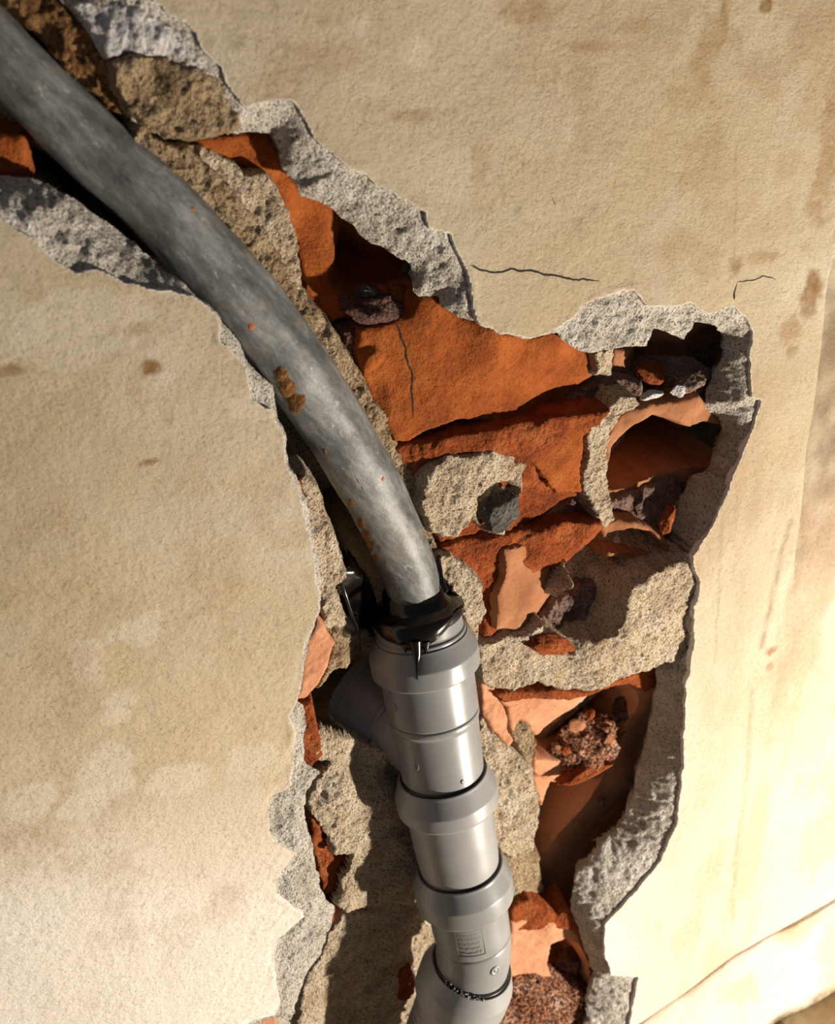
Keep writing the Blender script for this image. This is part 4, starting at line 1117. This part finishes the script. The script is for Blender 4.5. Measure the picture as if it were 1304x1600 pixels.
for i, (a, b, r_, w_) in enumerate([(960, 846, 7, 'leftmost'), (974, 848, 8, 'topmost'), (988, 846, 6, 'rightmost'), (968, 858, 7, 'lower left'), (983, 858, 8, 'lower right')]):
    chunk('lime_crumb', w_ + ' whitish lime crumb of the five heaped in the small black arch', 'lime crumb', a, b + 2, 56, (r_, 6, r_), 'white_mortar', (0, 0, 0), 20 + i, 4, .25, 'lime crumbs in the small black arch', 3)
chunk('rubble_lump', 'big speckled rubble lump filling the lower hollow', 'rubble', 910, 1158, 68, (42, 24, 33), 'speckled_rubble', (0, 25, 0), 31, 6, .22, sub=5)
chunk('stone', 'rounded brown stone above right of the speckled lump', 'stone', 974, 1106, 72, (13, 10, 14), 'dark_rubble', (0, 0, 0), 32, 5, .1)
chunk('brick_shard', 'flat brown brick flake on top of the speckled lump', 'brick shard', 902, 1132, 44, (11, 4, 9), 'brown_brick', (10, 10, 0), 33, 8, .1)
chunk('brick_shard', 'smooth brown chip on the right flank of the speckled lump', 'brick shard', 952, 1160, 48, (7, 4, 12), 'brown_brick', (0, -12, 0), 34, 8, .1)
chunk('brick_shard', 'small orange chip on the left of the speckled lump', 'brick shard', 884, 1174, 44, (8, 4, 5), 'rough_brick', (0, 30, 0), 35, 8, .1)
chunk('brick_shard', 'tiny upright red chip near the top of the speckled lump', 'brick shard', 922, 1116, 44, (4, 4, 6), 'rough_brick', (0, 20, 0), 36, 8, .1)
chunk('brick_shard', 'long orange brick edge piece beneath the speckled lump', 'brick shard', 908, 1206, 50, (38, 10, 7), 'rough_brick', (0, -6, 0), 37, 9, .10, sub=5)
chunk('lime_crumb', 'pale crumb deep in the lowest smooth hollow', 'lime crumb', 938, 1252, 80, (7, 6, 8), 'red_mortar', (0, 20, 0), 38)
chunk('rubble_lump', 'dark rubble in the black pocket at the foot of the hole', 'rubble', 888, 1502, 62, (15, 12, 17), 'dark_rubble', (0, 0, 0), 39, 6, .25)
chunk('brick_shard', 'jagged red brick piece below the rubble of the grey mortar slab', 'brick shard', 862, 1008, 24, (27, 8, 10), 'rough_brick', (0, 22, 0), 41, 9, .2)
chunk('lime_crumb', 'tiny white crumb in the dark rubble of the grey mortar slab', 'lime crumb', 895, 985, 36, (4, 3, 6), 'white_mortar', (0, 0, 0), 42)

# ------------------------------------------------------------------ skirting and floor, bottom right
def strip_surface(name, lines, n, mat, rough, seed):
    """lofted band through rows of wall points"""
    Vs = []
    m_ = len(lines)
    for ln in lines:
        ln = np.array(ln)
        t_ = np.linspace(0, 1, n)
        Vs.append(np.stack([np.interp(t_, np.linspace(0, 1, len(ln)), ln[:, k]) for k in range(3)], 1))
    Vs = np.array(Vs)
    dd = fbm(Vs[..., 0] * 1.0, Vs[..., 2] * 1.0 + Vs[..., 1] * 3, .05, 5, seed) * rough
    Vs[..., 1] += dd; Vs[..., 2] += dd * .3
    i = np.arange(m_ - 1)[:, None] * n; k = np.arange(n - 1)[None, :]
    Fc = np.stack([i + k, i + n + k, i + n + k + 1, i + k + 1], -1).reshape(-1, 4)
    return Vs.reshape(-1, 3), Fc
def rowpts(pxs, y): return [tuple(P(a, b, y / 1000.)) for a, b in pxs]
T_ = [(880, 1668), (990, 1597), (1060, 1552), (1140, 1490), (1200, 1458), (1250, 1432), (1304, 1400), (1400, 1342)]
M1 = [(890, 1674), (1000, 1603), (1070, 1556), (1150, 1496), (1210, 1463), (1260, 1437), (1314, 1405), (1410, 1347)]
Bt = [(1010, 1715), (1100, 1660), (1190, 1612), (1220, 1592), (1250, 1578), (1280, 1562), (1304, 1548), (1420, 1490)]
LN = []
top, bot = rowpts(T_, 3), rowpts(Bt, -14)
top2 = rowpts(M1, -3)
for q in np.linspace(0, 1, 6): LN.append([tuple(np.array(a) * (1 - q) + np.array(b) * q) for a, b in zip(top, top2)])
for q in np.linspace(0.06, 1, 40): LN.append([tuple(np.array(a) * (1 - q) + np.array(b) * q) for a, b in zip(top2, bot)])
bot2 = [(p[0], p[1] + .012, p[2] - .004) for p in bot]
for q in (.5, 1): LN.append([tuple(np.array(a) * (1 - q) + np.array(b) * q) for a, b in zip(bot, bot2)])
Vs, Fc = strip_surface('baseboard_back', LN, 220, None, .0035, 301)
XX, ZZ = Vs[:, 0], Vs[:, 2]
cb = np.ones((len(Vs), 3)) * np.array([.58, .50, .40])
f_ = sstep(.0, .45, fbm(XX, ZZ, .07, 5, 311))[:, None]; cb = cb * (1 - f_ * .7) + warm * .8 * f_ * .7
rowi = np.repeat(np.arange(len(LN)), 220)
k_ = (np.clip(1 - np.abs(rowi - 4) / 6., 0, 1) * np.clip(.5 + fbm(XX, ZZ, .04, 4, 312), 0, 1) * .95)[:, None]; cb = cb * (1 - k_) + np.array([.40, .26, .13]) * k_
k_ = (sstep(len(LN) - 9, len(LN) - 3, rowi.astype(float)) * np.clip(.55 + fbm(XX, ZZ, .03, 4, 313), 0, 1) * 1.3).clip(0, 1)[:, None]; cb = cb * (1 - k_) + dirt * .5 * k_
bb = mesh_obj('baseboard_back', Vs, Fc, MAT['plaster'], None, True, cb); bb['kind'] = 'structure'
fl = []
b2_ = [(p[0], p[1] + .008, p[2] - .003) for p in bot]
b3_ = [(p[0] + .02, p[1] - .9, p[2] - .003) for p in bot]
b2_ = [(b2_[0][0] - 1.2, b2_[0][1], b2_[0][2])] + b2_ + [(b2_[-1][0] + .6, b2_[-1][1], b2_[-1][2])]
b3_ = [(b3_[0][0] - 1.2, b3_[0][1], b3_[0][2])] + b3_ + [(b3_[-1][0] + .6, b3_[-1][1], b3_[-1][2])]
Vs = b2_ + b3_; n_ = len(b2_)
flo = mesh_obj('floor', Vs, [(k, n_ + k, n_ + k + 1, k + 1) for k in range(n_ - 1)], MAT['floor'], None, False); flo['kind'] = 'structure'
